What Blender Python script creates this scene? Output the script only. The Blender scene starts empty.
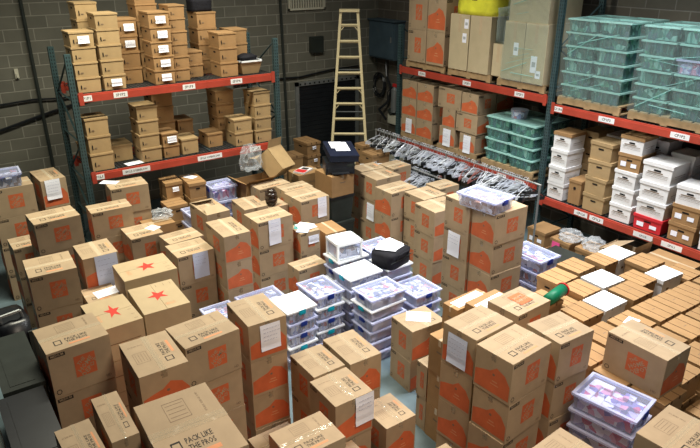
import bpy, bmesh, math, random
from mathutils import Matrix, Vector
random.seed(7)
SC = bpy.context.scene
COL = SC.collection
PI = math.pi

# ------------------------------------------------------------------ camera
cd = bpy.data.cameras.new('camera')
cd.sensor_width = 36.0
cd.lens = 32.61
cd.clip_start = 0.05
cam = bpy.data.objects.new('camera', cd)
COL.objects.link(cam)
xa = Vector((0.8144328, -0.58025729, 0.00082852))
fa = Vector((0.53443318, 0.7495577, -0.39056936))
ua = Vector((0.2260097, 0.31853529, 0.92057313))
cam.matrix_world = Matrix(((xa.x, ua.x, -fa.x, 0), (xa.y, ua.y, -fa.y, 0), (xa.z, ua.z, -fa.z, 4.6), (0, 0, 0, 1)))
SC.camera = cam

# ------------------------------------------------------------------ world, exposure, lights
w = bpy.data.worlds.new('world'); SC.world = w; w.use_nodes = True
w.node_tree.nodes['Background'].inputs[0].default_value = (0.80, 0.86, 1.0, 1)
w.node_tree.nodes['Background'].inputs[1].default_value = 0.035
SC.view_settings.view_transform = 'Standard'
SC.view_settings.look = 'None'
SC.view_settings.exposure = -0.12
SC.view_settings.gamma = 1.0

def area(name, loc, target, sx, sy, power, col, spread=180):
    l = bpy.data.lights.new(name, 'AREA'); l.spread = math.radians(spread); l.shape = 'RECTANGLE'; l.size = sx; l.size_y = sy
    l.energy = power; l.color = col
    o = bpy.data.objects.new(name, l); COL.objects.link(o); o.location = loc
    d = Vector(target) - Vector(loc)
    o.rotation_euler = d.to_track_quat('-Z', 'Y').to_euler()
    return o
area('ceiling_and_fill_light', (6.1, 4.2, 6.6), (6.1, 4.2, 0), 2.4, 1.2, 300, (0.97, 0.98, 1.0), 105)
area('ceiling_and_fill_light', (2.0, 7.7, 6.4), (2.0, 7.6, 0), 2.4, 0.6, 290, (1.0, 0.95, 0.76), 140)
area('ceiling_and_fill_light', (5.2, 7.9, 6.6), (5.2, 7.9, 0), 2.0, 0.5, 195, (1.0, 0.97, 0.86), 140)
area('ceiling_and_fill_light', (2.7, 0.9, 5.3), (2.5, 2.9, 1.0), 1.4, 0.8, 72, (1.0, 0.85, 0.68), 105)  # low warm fill, added in front to brighten the foreground box faces

# ------------------------------------------------------------------ materials
def mat(name, col, rough=0.75, noise=0.0, nscale=8.0, spec=0.3, metal=0.0, rnd=0.0, bump=0.0, alpha=1.0, trans=0.0, coat=0.0):
    m = bpy.data.materials.new(name); m.use_nodes = True
    nt = m.node_tree; b = nt.nodes['Principled BSDF']
    b.inputs['Roughness'].default_value = rough
    b.inputs['Specular IOR Level'].default_value = spec
    b.inputs['Metallic'].default_value = metal
    b.inputs['Alpha'].default_value = alpha
    b.inputs['Transmission Weight'].default_value = trans
    b.inputs['Coat Weight'].default_value = coat
    c4 = (*col, 1)
    tc = nt.nodes.new('ShaderNodeTexCoord')
    nz = nt.nodes.new('ShaderNodeTexNoise'); nz.inputs['Scale'].default_value = nscale; nz.inputs['Detail'].default_value = 5
    nt.links.new(tc.outputs['Object'], nz.inputs['Vector'])
    mr = nt.nodes.new('ShaderNodeMapRange')
    mr.inputs['From Min'].default_value = 0.3; mr.inputs['From Max'].default_value = 0.7
    mr.inputs['To Min'].default_value = 1 - noise; mr.inputs['To Max'].default_value = 1 + noise
    nt.links.new(nz.outputs['Fac'], mr.inputs['Value'])
    oi = nt.nodes.new('ShaderNodeObjectInfo')
    m2 = nt.nodes.new('ShaderNodeMapRange')
    m2.inputs['To Min'].default_value = 1 - rnd; m2.inputs['To Max'].default_value = 1 + rnd
    nt.links.new(oi.outputs['Random'], m2.inputs['Value'])
    mm = nt.nodes.new('ShaderNodeMath'); mm.operation = 'MULTIPLY'
    nt.links.new(mr.outputs['Result'], mm.inputs[0]); nt.links.new(m2.outputs['Result'], mm.inputs[1])
    hs = nt.nodes.new('ShaderNodeHueSaturation'); hs.inputs['Color'].default_value = c4
    nt.links.new(mm.outputs[0], hs.inputs['Value'])
    nt.links.new(hs.outputs[0], b.inputs['Base Color'])
    if bump:
        bp = nt.nodes.new('ShaderNodeBump'); bp.inputs['Strength'].default_value = bump; bp.inputs['Distance'].default_value = 0.02
        nt.links.new(nz.outputs['Fac'], bp.inputs['Height']); nt.links.new(bp.outputs[0], b.inputs['Normal'])
    return m

KRAFT = mat('moving_box_card', (0.385, 0.285, 0.178), 0.75, 0.08, 7, rnd=0.07, bump=0.05)
KRAFT2 = mat('file_box_card', (0.34, 0.20, 0.088), 0.75, 0.08, 7, rnd=0.09, bump=0.05)
TAN = mat('rack_box_card', (0.39, 0.27, 0.135), 0.75, 0.07, 7, rnd=0.09)
DARKK = mat('dark_card', (0.16, 0.10, 0.055), 0.8, 0.12, 5, rnd=0.1)
STARK = mat('star_box_card', (0.43, 0.33, 0.195), 0.75, 0.05, 7, rnd=0.04)
CREASE = mat('card_edge_brown', (0.12, 0.065, 0.03), 0.9)
ORANGE = mat('orange_ink', (0.58, 0.135, 0.05), 0.7, 0.10, 9)
ORANGEL = mat('pale_orange_ink', (0.62, 0.27, 0.13), 0.7, 0.10, 9)
REDINK = mat('red_ink', (0.52, 0.04, 0.025), 0.7, 0.1, 9)
BLACKINK = mat('black_ink', (0.03, 0.025, 0.02), 0.7)
GREYINK = mat('faded_ink', (0.20, 0.14, 0.09), 0.8)
TAPE = mat('clear_packing_tape', (0.55, 0.43, 0.28), 0.22, 0.05, 20, spec=0.7, bump=0.3)
PAPER = mat('paper', (0.86, 0.88, 0.97), 0.8, 0.02, 5)
PAPERB = mat('bluish_paper', (0.62, 0.70, 0.90), 0.8, 0.02, 5)
PENINK = mat('pen_ink', (0.30, 0.33, 0.50), 0.8)
WHITEC = mat('white_card', (0.76, 0.76, 0.76), 0.7, 0.05, 6, rnd=0.05)
GREYC = mat('grey_card', (0.42, 0.45, 0.47), 0.7, 0.06, 6)
REDC = mat('red_card', (0.60, 0.03, 0.04), 0.6, 0.05, 6)
BEAM = mat('orange_red_beam_paint', (0.38, 0.050, 0.028), 0.45, 0.12, 4, spec=0.5)
UPR = mat('dark_teal_upright_paint', (0.035, 0.07, 0.075), 0.45, 0.15, 6, spec=0.5)
HOLE = mat('slot_dark', (0.004, 0.004, 0.005), 0.9)
WIRE = mat('wire_deck_steel', (0.07, 0.07, 0.075), 0.5, 0.1, 6, metal=0.4)
WOOD = mat('pallet_wood', (0.36, 0.25, 0.13), 0.8, 0.2, 10, rnd=0.08)
BLACKP = mat('black_plastic', (0.012, 0.014, 0.017), 0.35, 0.2, 5, spec=0.5)
BLACKF = mat('black_fabric', (0.008, 0.008, 0.012), 0.8, 0.3, 30, bump=0.3)
DGREY = mat('dark_grey_plastic', (0.028, 0.034, 0.03), 0.4, 0.15, 5)
NAVY = mat('navy_plastic', (0.012, 0.016, 0.035), 0.3, 0.1, 5, spec=0.5)
TEAL = mat('teal_latch', (0.0, 0.33, 0.46), 0.4)
BLUEL = mat('blue_latch', (0.01, 0.03, 0.22), 0.35)
WLID = mat('white_plastic', (0.84, 0.87, 0.90), 0.35, 0.02, 5, spec=0.5)
YEL = mat('ladder_fibreglass', (0.70, 0.60, 0.36), 0.5, 0.06, 6)
STEEL = mat('galvanised_steel', (0.33, 0.35, 0.35), 0.4, 0.1, 5, metal=0.6)
CABM = mat('blue_grey_cabinet_paint', (0.06, 0.095, 0.12), 0.5, 0.1, 4)
IVORY = mat('ivory_plastic', (0.60, 0.58, 0.46), 0.5)
GREENP = mat('green_plastic', (0.0, 0.13, 0.06), 0.5)
PINK = mat('pink_paper', (0.85, 0.10, 0.30), 0.7)
YGREEN = mat('yellow_green_wrap', (0.78, 0.78, 0.06), 0.3, 0.15, 6, spec=0.6)
GRIND = mat('bright_green_plastic', (0.05, 0.5, 0.1), 0.5)
REDP = mat('red_plastic', (0.6, 0.03, 0.03), 0.5)
RUST = mat('red_brown_card', (0.20, 0.065, 0.035), 0.7, 0.2, 6)

def film(name, col, a_face, a_edge, rough=0.12):
    """thin clear plastic: part see-through, part glossy"""
    m = bpy.data.materials.new(name); m.use_nodes = True
    nt = m.node_tree; nt.nodes.clear()
    out = nt.nodes.new('ShaderNodeOutputMaterial')
    tr = nt.nodes.new('ShaderNodeBsdfTransparent'); tr.inputs[0].default_value = (*[min(1, 0.55 + 0.45 * c) for c in col], 1)
    pb = nt.nodes.new('ShaderNodeBsdfPrincipled'); pb.inputs['Base Color'].default_value = (*col, 1)
    pb.inputs['Roughness'].default_value = rough; pb.inputs['Specular IOR Level'].default_value = 0.7
    tc = nt.nodes.new('ShaderNodeTexCoord'); nz = nt.nodes.new('ShaderNodeTexNoise'); nz.inputs['Scale'].default_value = 12
    nt.links.new(tc.outputs['Object'], nz.inputs['Vector'])
    bp = nt.nodes.new('ShaderNodeBump'); bp.inputs['Strength'].default_value = 0.35; bp.inputs['Distance'].default_value = 0.02
    nt.links.new(nz.outputs['Fac'], bp.inputs['Height']); nt.links.new(bp.outputs[0], pb.inputs['Normal'])
    lw = nt.nodes.new('ShaderNodeLayerWeight'); lw.inputs[0].default_value = 0.35
    mr = nt.nodes.new('ShaderNodeMapRange'); mr.inputs['To Min'].default_value = a_face; mr.inputs['To Max'].default_value = a_edge
    nt.links.new(lw.outputs['Facing'], mr.inputs['Value'])
    mx = nt.nodes.new('ShaderNodeMixShader')
    nt.links.new(mr.outputs[0], mx.inputs[0]); nt.links.new(tr.outputs[0], mx.inputs[1]); nt.links.new(pb.outputs[0], mx.inputs[2])
    nt.links.new(mx.outputs[0], out.inputs[0])
    return m
CLEAR = film('clear_tote_plastic', (0.70, 0.76, 0.92), 0.16, 0.65)
CLEARG = film('teal_tinted_plastic', (0.30, 0.60, 0.56), 0.10, 0.6)
LIDC = film('clear_lid_plastic', (0.62, 0.68, 0.95), 0.16, 0.45)
LIDG = film('teal_lid_plastic', (0.45, 0.78, 0.73), 0.18, 0.7)
LIDR = film('clear_lid_rim', (0.70, 0.74, 0.95), 0.45, 0.85)
LIDGR = film('teal_lid_rim', (0.55, 0.88, 0.82), 0.45, 0.9)
WRAP = film('stretch_wrap', (0.6, 0.72, 0.70), 0.05, 0.5)
BUBBLE = film('bubble_wrap', (0.80, 0.84, 0.88), 0.12, 0.6, 0.1)
HANGC = film('clear_hanger_plastic', (0.80, 0.84, 0.92), 0.55, 0.95, 0.1)

def stuffmat(name, cols, scale):
    m = bpy.data.materials.new(name); m.use_nodes = True
    nt = m.node_tree; b = nt.nodes['Principled BSDF']; b.inputs['Roughness'].default_value = 0.6
    tc = nt.nodes.new('ShaderNodeTexCoord'); oi = nt.nodes.new('ShaderNodeObjectInfo')
    ad = nt.nodes.new('ShaderNodeVectorMath'); ad.operation = 'ADD'
    cm = nt.nodes.new('ShaderNodeMath'); cm.operation = 'MULTIPLY'; cm.inputs[1].default_value = 40
    nt.links.new(oi.outputs['Random'], cm.inputs[0])
    nt.links.new(tc.outputs['Object'], ad.inputs[0]); nt.links.new(cm.outputs[0], ad.inputs[1])
    vo = nt.nodes.new('ShaderNodeTexVoronoi'); vo.inputs['Scale'].default_value = scale
    nt.links.new(ad.outputs[0], vo.inputs['Vector'])
    sx = nt.nodes.new('ShaderNodeSeparateXYZ'); nt.links.new(vo.outputs['Color'], sx.inputs[0])
    cr = nt.nodes.new('ShaderNodeValToRGB'); cr.color_ramp.interpolation = 'CONSTANT'
    el = cr.color_ramp.elements
    while len(el) > 1: el.remove(el[-1])
    el[0].position = 0; el[0].color = (*cols[0], 1)
    for i, c in enumerate(cols[1:]):
        e = el.new((i + 1) / len(cols)); e.color = (*c, 1)
    nt.links.new(sx.outputs[0], cr.inputs[0]); nt.links.new(cr.outputs[0], b.inputs['Base Color'])
    return m
STUFF = stuffmat('mixed_packed_goods', [(.7, .7, .75), (.16, .18, .24), (.8, .8, .85), (.35, .25, .2), (.08, .09, .14), (.6, .62, .7), (.5, .12, .1), (.75, .72, .66), (.2, .25, .45)], 16)
STUFFP = stuffmat('pink_and_white_goods', [(.8, .75, .82), (.55, .05, .16), (.8, .8, .88), (.5, .45, .7), (.75, .3, .42), (.85, .85, .9), (.2, .16, .4)], 15)
STUFFG = stuffmat('green_grey_goods', [(.08, .20, .17), (.02, .04, .04), (.45, .62, .58), (.04, .09, .08), (.10, .13, .2), (.16, .36, .24), (.015, .03, .03), (.14, .14, .2), (.6, .72, .68), (.03, .06, .06)], 13)
STUFFB = stuffmat('brown_glass_goods', [(.45, .25, .16), (.6, .5, .45), (.25, .10, .05), (.7, .66, .7), (.5, .35, .28)], 22)

def brickmat(name, axis, c1, c2, cm, bw=0.42, bh=0.2032, off=0.0):
    m = bpy.data.materials.new(name); m.use_nodes = True
    nt = m.node_tree; b = nt.nodes['Principled BSDF']; b.inputs['Roughness'].default_value = 0.85
    tc = nt.nodes.new('ShaderNodeTexCoord'); sp = nt.nodes.new('ShaderNodeSeparateXYZ'); cb = nt.nodes.new('ShaderNodeCombineXYZ')
    nt.links.new(tc.outputs['Object'], sp.inputs[0])
    nt.links.new(sp.outputs[axis], cb.inputs[0]); nt.links.new(sp.outputs[2], cb.inputs[1])
    br = nt.nodes.new('ShaderNodeTexBrick'); br.inputs['Scale'].default_value = 1.0
    br.inputs['Brick Width'].default_value = bw; br.inputs['Row Height'].default_value = bh
    br.inputs['Mortar Size'].default_value = 0.011; br.inputs['Mortar Smooth'].default_value = 0.3; br.inputs['Bias'].default_value = 0
    br.inputs['Color1'].default_value = (*c1, 1); br.inputs['Color2'].default_value = (*c2, 1); br.inputs['Mortar'].default_value = (*cm, 1)
    nt.links.new(cb.outputs[0], br.inputs['Vector'])
    nz = nt.nodes.new('ShaderNodeTexNoise'); nz.inputs['Scale'].default_value = 3; nz.inputs['Detail'].default_value = 8
    nt.links.new(tc.outputs['Object'], nz.inputs['Vector'])
    mr = nt.nodes.new('ShaderNodeMapRange'); mr.inputs['To Min'].default_value = 0.75; mr.inputs['To Max'].default_value = 1.25
    nt.links.new(nz.outputs['Fac'], mr.inputs['Value'])
    hs = nt.nodes.new('ShaderNodeHueSaturation'); nt.links.new(br.outputs['Color'], hs.inputs['Color']); nt.links.new(mr.outputs[0], hs.inputs['Value'])
    nt.links.new(hs.outputs[0], b.inputs['Base Color'])
    bp = nt.nodes.new('ShaderNodeBump'); bp.inputs['Strength'].default_value = 0.6; bp.inputs['Distance'].default_value = 0.02; bp.invert = True
    nt.links.new(br.outputs['Fac'], bp.inputs['Height']); nt.links.new(bp.outputs[0], b.inputs['Normal'])
    return m
BRICKL = brickmat('grey_block_wall', 0, (0.155, 0.15, 0.118), (0.125, 0.122, 0.095), (0.26, 0.25, 0.205), 0.47)
BRICKR = brickmat('brown_grey_block_wall', 1, (0.13, 0.115, 0.085), (0.105, 0.09, 0.07), (0.21, 0.19, 0.16), 0.47)
FLOORM = mat('blue_grey_painted_concrete', (0.12, 0.17, 0.19), 0.35, 0.25, 3, spec=0.5)

# ------------------------------------------------------------------ mesh helpers
class MB:
    def __init__(s): s.v = []; s.f = []; s.m = []
    def face(s, pts, mi=0):
        n = len(s.v); s.v += [tuple(p) for p in pts]; s.f.append(tuple(range(n, n + len(pts)))); s.m.append(mi)
    def box(s, a, b, mi=0):
        x0, y0, z0 = a; x1, y1, z1 = b; n = len(s.v)
        s.v += [(x0, y0, z0), (x1, y0, z0), (x1, y1, z0), (x0, y1, z0), (x0, y0, z1), (x1, y0, z1), (x1, y1, z1), (x0, y1, z1)]
        for q in ((0, 3, 2, 1), (4, 5, 6, 7), (0, 1, 5, 4), (1, 2, 6, 5), (2, 3, 7, 6), (3, 0, 4, 7)):
            s.f.append(tuple(n + i for i in q)); s.m.append(mi)
    def cb(s, c, d, mi=0): s.box([c[i] - d[i] / 2 for i in range(3)], [c[i] + d[i] / 2 for i in range(3)], mi)
    def frustum(s, a, b, inset, mi=0, top=True, bottom=True):
        """box whose bottom is inset (tapered bin)"""
        x0, y0, z0 = a; x1, y1, z1 = b; n = len(s.v); i_ = inset
        s.v += [(x0 + i_, y0 + i_, z0), (x1 - i_, y0 + i_, z0), (x1 - i_, y1 - i_, z0), (x0 + i_, y1 - i_, z0), (x0, y0, z1), (x1, y0, z1), (x1, y1, z1), (x0, y1, z1)]
        fs = [(0, 1, 5, 4), (1, 2, 6, 5), (2, 3, 7, 6), (3, 0, 4, 7)]
        if top: fs.append((4, 5, 6, 7))
        if bottom: fs.append((0, 3, 2, 1))
        for q in fs: s.f.append(tuple(n + i for i in q)); s.m.append(mi)
    def bar(s, p, q, r, mi=0, n=4, r2=None):
        p = Vector(p); q = Vector(q); d = (q - p)
        if d.length < 1e-6: return
        d.normalize(); u = d.orthogonal().normalized(); v = d.cross(u); k = len(s.v); r2 = r if r2 is None else r2
        for c, rr in ((p, r), (q, r2)):
            for i in range(n):
                a = 2 * PI * (i + .5) / n; s.v.append(tuple(c + u * math.cos(a) * rr + v * math.sin(a) * rr))
        for i in range(n):
            j = (i + 1) % n; s.f.append((k + i, k + j, k + n + j, k + n + i)); s.m.append(mi)
        s.f.append(tuple(k + i for i in range(n))[::-1]); s.m.append(mi)
        s.f.append(tuple(k + n + i for i in range(n))); s.m.append(mi)
    def path(s, pts, r, mi=0, n=5):
        for a, b in zip(pts, pts[1:]): s.bar(a, b, r, mi, n)
    def add(s, verts, faces, mi, M):
        n = len(s.v); s.v += [tuple(M @ Vector(p)) for p in verts]
        for f in faces: s.f.append(tuple(n + i for i in f)); s.m.append(mi)
    def mesh(s, name, mats, smooth=False):
        me = bpy.data.meshes.new(name); me.from_pydata(s.v, [], s.f)
        for m in (mats if isinstance(mats, (list, tuple)) else [mats]): me.materials.append(m)
        me.polygons.foreach_set('material_index', s.m)
        if smooth: me.polygons.foreach_set('use_smooth', [True] * len(me.polygons))
        me.update(); return me

_tc = {}
def text_geo(t):
    if t in _tc: return _tc[t]
    c = bpy.data.curves.new('t', 'FONT'); c.body = t; c.align_x = 'CENTER'; c.align_y = 'CENTER'; c.resolution_u = 1; c.size = 1
    c.offset = 0.015
    o = bpy.data.objects.new('t', c); COL.objects.link(o)
    dg = bpy.context.evaluated_depsgraph_get(); me = o.evaluated_get(dg).to_mesh()
    r = ([tuple(v.co) for v in me.vertices], [tuple(p.vertices) for p in me.polygons])
    o.evaluated_get(dg).to_mesh_clear(); bpy.data.objects.remove(o); bpy.data.curves.remove(c)
    _tc[t] = r; return r
def put_text(mb, t, M, size, mi):
    v, f = text_geo(t); mb.add(v, f, mi, M @ Matrix.Scale(size, 4))
def frame(o, ex, ey):
    """matrix whose local x, y lie along ex, ey, at o"""
    ex = Vector(ex); ey = Vector(ey); ez = ex.cross(ey)
    return Matrix(((ex.x, ey.x, ez.x, o[0]), (ex.y, ey.y, ez.y, o[1]), (ex.z, ey.z, ez.z, o[2]), (0, 0, 0, 1)))
def poly(mb, M, pts, mi): mb.face([tuple(M @ Vector((x, y, 0))) for x, y in pts], mi)
def rect(mb, M, x, y, w_, h_, mi): poly(mb, M, [(x - w_ / 2, y - h_ / 2), (x + w_ / 2, y - h_ / 2), (x + w_ / 2, y + h_ / 2), (x - w_ / 2, y + h_ / 2)], mi)
def ring(mb, M, x, y, w_, h_, t, mi):
    rect(mb, M, x, y + h_ / 2, w_ + t, t, mi); rect(mb, M, x, y - h_ / 2, w_ + t, t, mi)
    rect(mb, M, x - w_ / 2, y, t, h_, mi); rect(mb, M, x + w_ / 2, y, t, h_, mi)

def ob(name, me, parent=None, loc=(0, 0, 0), rz=0.0, scale=None):
    o = bpy.data.objects.new(name, me); COL.objects.link(o); o.location = loc
    if rz: o.rotation_euler = (0, 0, rz)
    if scale: o.scale = scale
    if parent: o.parent = parent
    return o
def thing(name, label, cat, loc=(0, 0, 0), rz=0.0, group=None, scale=None):
    o = ob(name, None, None, loc, rz, scale); o['label'] = label; o['category'] = cat
    if group: o['group'] = group
    return o
def tag(o, label, cat, group=None):
    o['label'] = label; o['category'] = cat
    if group: o['group'] = group
    return o
def struct(name, me, loc=(0, 0, 0)):
    o = ob(name, me, None, loc); o['kind'] = 'structure'; return o

# ------------------------------------------------------------------ carton meshes (unit size, scaled by the thing)
ZT = 0.0006
def carton_parts(L, W, H, m, style):
    """L along local x. Returns list of (name, mesh, loc)"""
    mats = [m, ORANGE, BLACKINK, ORANGEL, GREYINK, CREASE, REDINK]
    b = MB(); b.box((-L / 2, -W / 2, 0), (L / 2, W / 2, H - 0.006))
    e = 0.0012
    FM = {'-y': frame((0, -W / 2 - e, H / 2), (1, 0, 0), (0, 0, 1)), '+y': frame((0, W / 2 + e, H / 2), (-1, 0, 0), (0, 0, 1)),
          '-x': frame((-L / 2 - e, 0, H / 2), (0, -1, 0), (0, 0, 1)), '+x': frame((L / 2 + e, 0, H / 2), (0, 1, 0), (0, 0, 1))}
    T2 = Matrix.Translation((0, 0, 0.0008))
    if style == 'hd':
        for k in ('-y', '+y'):
            M = FM[k]
            s = .19
            rect(b, M, .03, .01, s, s, 1)
            R = M @ T2 @ Matrix.Translation((.03, .01, 0)) @ Matrix.Rotation(math.radians(40), 4, 'Z')
            for j, t in enumerate(('THE', 'HOME', 'DEPOT')):
                put_text(b, t, R @ Matrix.Translation((0, .052 - .052 * j, 0)), .058 if j else .045, 0)
            rect(b, M, -L / 2 + .085, H / 2 - .035, .14, .032, 2)
            put_text(b, 'MEDIUM', M @ T2 @ Matrix.Translation((-L / 2 + .085, H / 2 - .035, 0)), .030, 0)
            for (cx, cy) in ((-L / 2 + .045, -H / 2 + .045),):
                for q in range(8):
                    a = 2 * PI * q / 8
                    rect(b, M @ Matrix.Translation((cx, cy, 0)) @ Matrix.Rotation(a, 4, 'Z') @ Matrix.Translation((.02, 0, 0)), 0, 0, .008, .013, 2)
            put_text(b, 'HD', M @ Matrix.Translation((L / 2 - .06, -H / 2 + .04, 0)), .035, 4)
        for k in ('-x', '+x'):
            M = FM[k]; h = H
            poly(b, M, [(-W / 2 + .01, -H / 2 + .03), (W / 2 - .012, -H / 2 + .03), (W / 2 - .012, -.03), (W / 2 - .07, .05), (.04, .085), (-.03, .03), (-.12, .005), (-W / 2 + .01, -.02)], 1)
            rect(b, M @ T2, .03, -.055, .06, .012, 3); rect(b, M @ T2, .03, -.085, .09, .010, 3)
            rect(b, M, -.02, H / 2 - .04, .025, .012, 4)
            # hand hole
            poly(b, M @ T2, [(.0, .0), (.018, -.006), (.03, .008), (.018, .02), (.002, .016)], 4)
    elif style == 'plain':
        put_text(b, 'FRAGILE', FM['-y'] @ Matrix.Translation((0.05, .05, 0)), .05, 4)
        rect(b, FM['-y'], -L / 2 + .07, -H / 2 + .06, .06, .05, 4)
        rect(b, FM['-x'], 0, .06, .10, .02, 4)
    elif style == 'star':
        rect(b, FM['-y'], 0, 0, L * .8, .006, 5)
    elif style == 'dark':
        for k in FM: rect(b, FM[k], 0, .08, .12, .02, 5)
    parts = [('body', b.mesh('carton_body', mats), (0, 0, 0))]
    # two long top flaps, seam along x
    for sgn in (-1, 1):
        f = MB(); fm = [m, ORANGEL, BLACKINK, GREYINK, REDINK]
        y0, y1 = (0.0015, W / 2 - .001) if sgn > 0 else (-W / 2 + .001, -0.0015)
        f.box((-L / 2 + .001, y0, H - .0055), (L / 2 - .001, y1, H))
        M = frame((0, sgn * W / 4, H + .0008), (1, 0, 0), (0, 1, 0)) if sgn < 0 else frame((0, W / 4, H + .0008), (1, 0, 0), (0, 1, 0))
        if style == 'hd':
            if sgn < 0:
                put_text(f, 'PACK LIKE', M @ Matrix.Translation((.02, .028, 0)), .042, 2)
                put_text(f, 'THE PROS', M @ Matrix.Translation((.02, -.012, 0)), .042, 2)
                rect(f, M, .03, -.05, .19, .022, 1)
                ring(f, M, -.145, .008, .06, .06, .009, 2)
            else:
                ring(f, M, -.02, 0, .16, .11, .0035, 3)
                for q in range(4): rect(f, M, -.02, -.035 + .024 * q, .13, .003, 3)
                put_text(f, 'THIS SIDE UP', M @ Matrix.Translation((.17, 0, 0)) @ Matrix.Rotation(PI / 2, 4, 'Z'), .022, 3)
        elif style == 'star' and sgn < 0:
            M0 = frame((.02, 0, H + .0008), (1, 0, 0), (0, 1, 0))
            put_text(f, 'STAR', M0 @ Matrix.Translation((-.21, -.06, 0)) @ Matrix.Rotation(PI / 2, 4, 'Z'), .035, 1)
            ring(f, M0, -.21, -.06, .04, .10, .003, 1); rect(f, M0, .20, -.04, .05, .004, 3); rect(f, M0, .20, -.12, .05, .004, 3); rect(f, M0, .20, -.19, .05, .004, 3)
        parts.append(('top_flap', f.mesh('carton_flap', fm), (0, 0, 0)))
    if style != 'star':
        t = MB()
        t.box((-L / 2 - .0016, -.024, H + .0004), (L / 2 + .0016, .024, H + .0011))
        for sx in (-1, 1):
            xx = sx * (L / 2 + .0017); t.box((min(xx, xx - sx * .0008), -.024, H - .07), (max(xx, xx - sx * .0008), .024, H + .001))
        parts.append(('packing_tape', t.mesh('packing_tape', [TAPEC if style == 'hd' else TAPE]), (0, 0, 0)))
    else:
        t = MB(); M = frame((.02, 0, H + .0012), (1, 0, 0), (0, 1, 0)); pts = []
        for q in range(10):
            r = .11 if q % 2 == 0 else .044; a = PI / 2 + q * PI / 5; pts.append((r * math.cos(a), r * math.sin(a)))
        for q in range(10): poly(t, M, [(0, 0), pts[q], pts[(q + 1) % 10]], 0)
        parts.append(('star_print', t.mesh('star_print', [REDINK, ORANGEL, GREYINK]), (0, 0, 0)))
    return parts

TAPEC = film('clear_tape_film', (0.75, 0.66, 0.50), 0.06, 0.8, 0.10)

def filebox_parts(L, W, H, m, lidm, style):
    """file storage box with a separate lid; the short end (width W) faces -x"""
    b = MB(); b.frustum((-L / 2 + .008, -W / 2 + .008, 0), (L / 2 - .008, W / 2 - .008, H - .01), .006)
    e = .0035
    for sx in (-1, 1):
        M = frame((sx * (L / 2 - .008) + sx * e * .6, 0, H / 2), (0, sx, 0), (0, 0, 1))
        poly(b, M, [(-.035, .022), (.035, .022), (.04, .034), (.035, .046), (-.035, .046), (-.04, .034)], 1)
        if style == 'printed':
            rect(b, M, 0, -.02, W * .72, .006, 2); rect(b, M, 0, -.04, W * .72, .003, 2); rect(b, M, 0, -.06, W * .72, .003, 2)
            rect(b, M, -.02, .005, W * .5, .012, 2)
        if style == 'labels':
            rect(b, M, -.075, -.03, .075, .075, 3); rect(b, M, .065, -.035, .075, .06, 3)
    for sy in (-1, 1):
        M = frame((0, sy * (W / 2 - .008) + sy * e * .6, H / 2), (-sy, 0, 0), (0, 0, 1))
        if style == 'rack':
            poly(b, M, [(-L * .36, -H * .24), (-L * .31, -H * .26), (-L * .31, -H * .02), (-L * .34, H * .04), (-L * .36, -H * .04)], 1)
            rect(b, M, -L * .20, -H * .18, L * .12, .012, 2)
        elif style == 'printed':
            rect(b, M, .0, -.02, L * .6, .006, 2); rect(b, M, .0, -.05, L * .6, .003, 2)
        elif style == 'lidded':
            rect(b, M, -L * .2, 0, .05, .03, 2)
    parts = [('body', b.mesh('file_box_body', [m, HOLE, GREYINK, PAPER]), (0, 0, 0))]
    l = MB(); lh = .05 if style != 'rack' else .022
    l.box((-L / 2, -W / 2, H - lh), (L / 2, W / 2, H))
    if style == 'lidded':
        for x in (-L * .20, L * .17):
            l.box((x - .005, -W / 2 + .004, H - .001), (x + .005, W / 2 - .004, H + .0012), 1)
            for sy in (-1, 1): l.box((x - .012, sy * W / 2 - .004, H - .03), (x + .012, sy * W / 2 + .0025, H + .0014), 1)
        rect(l, frame((0, W * .05, H + .0008), (1, 0, 0), (0, 1, 0)), 0, 0, .05, .008, 2)
    parts.append(('lid', l.mesh('file_box_lid', [lidm, CREASE if lidm is not WHITEC else GREYC, GREYINK]), (0, 0, 0)))
    return parts

KINDS = {}
KINDS['hd'] = (.56, .41, .405, carton_parts(.56, .41, .405, KRAFT, 'hd'))
KINDS['plain'] = (.56, .41, .405, carton_parts(.56, .41, .405, KRAFT2, 'plain'))
KINDS['dark'] = (.56, .41, .405, carton_parts(.56, .41, .405, DARKK, 'dark'))
KINDS['star'] = (.58, .46, .36, carton_parts(.58, .46, .36, STARK, 'star'))
KINDS['lidded'] = (.40, .33, .27, filebox_parts(.40, .33, .27, KRAFT2, KRAFT2, 'lidded'))
KINDS['lidwhite'] = (.40, .33, .27, filebox_parts(.40, .33, .27, WHITEC, WHITEC, 'lidded'))
KINDS['rack'] = (.34, .40, .207, filebox_parts(.34, .40, .207, TAN, TAN, 'rack'))
KINDS['rackdark'] = (.34, .40, .207, filebox_parts(.34, .40, .207, KRAFT2, KRAFT2, 'rack'))
KINDS['white'] = (.40, .32, .27, filebox_parts(.40, .32, .27, WHITEC, WHITEC, 'printed'))
KINDS['whitebrown'] = (.40, .32, .27, filebox_parts(.40, .32, .27, WHITEC, KRAFT2, 'printed'))
KINDS['brownlab'] = (.40, .32, .27, filebox_parts(.40, .32, .27, KRAFT2, KRAFT2, 'labels'))
KINDS['brown'] = (.40, .32, .27, filebox_parts(.40, .32, .27, TAN, TAN, 'plain'))
KINDS['red'] = (.40, .32, .25, filebox_parts(.40, .32, .25, REDC, REDC, 'labels'))
KNAME = {'hd': 'moving_box', 'plain': 'moving_box', 'dark': 'moving_box', 'star': 'star_box'}

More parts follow.
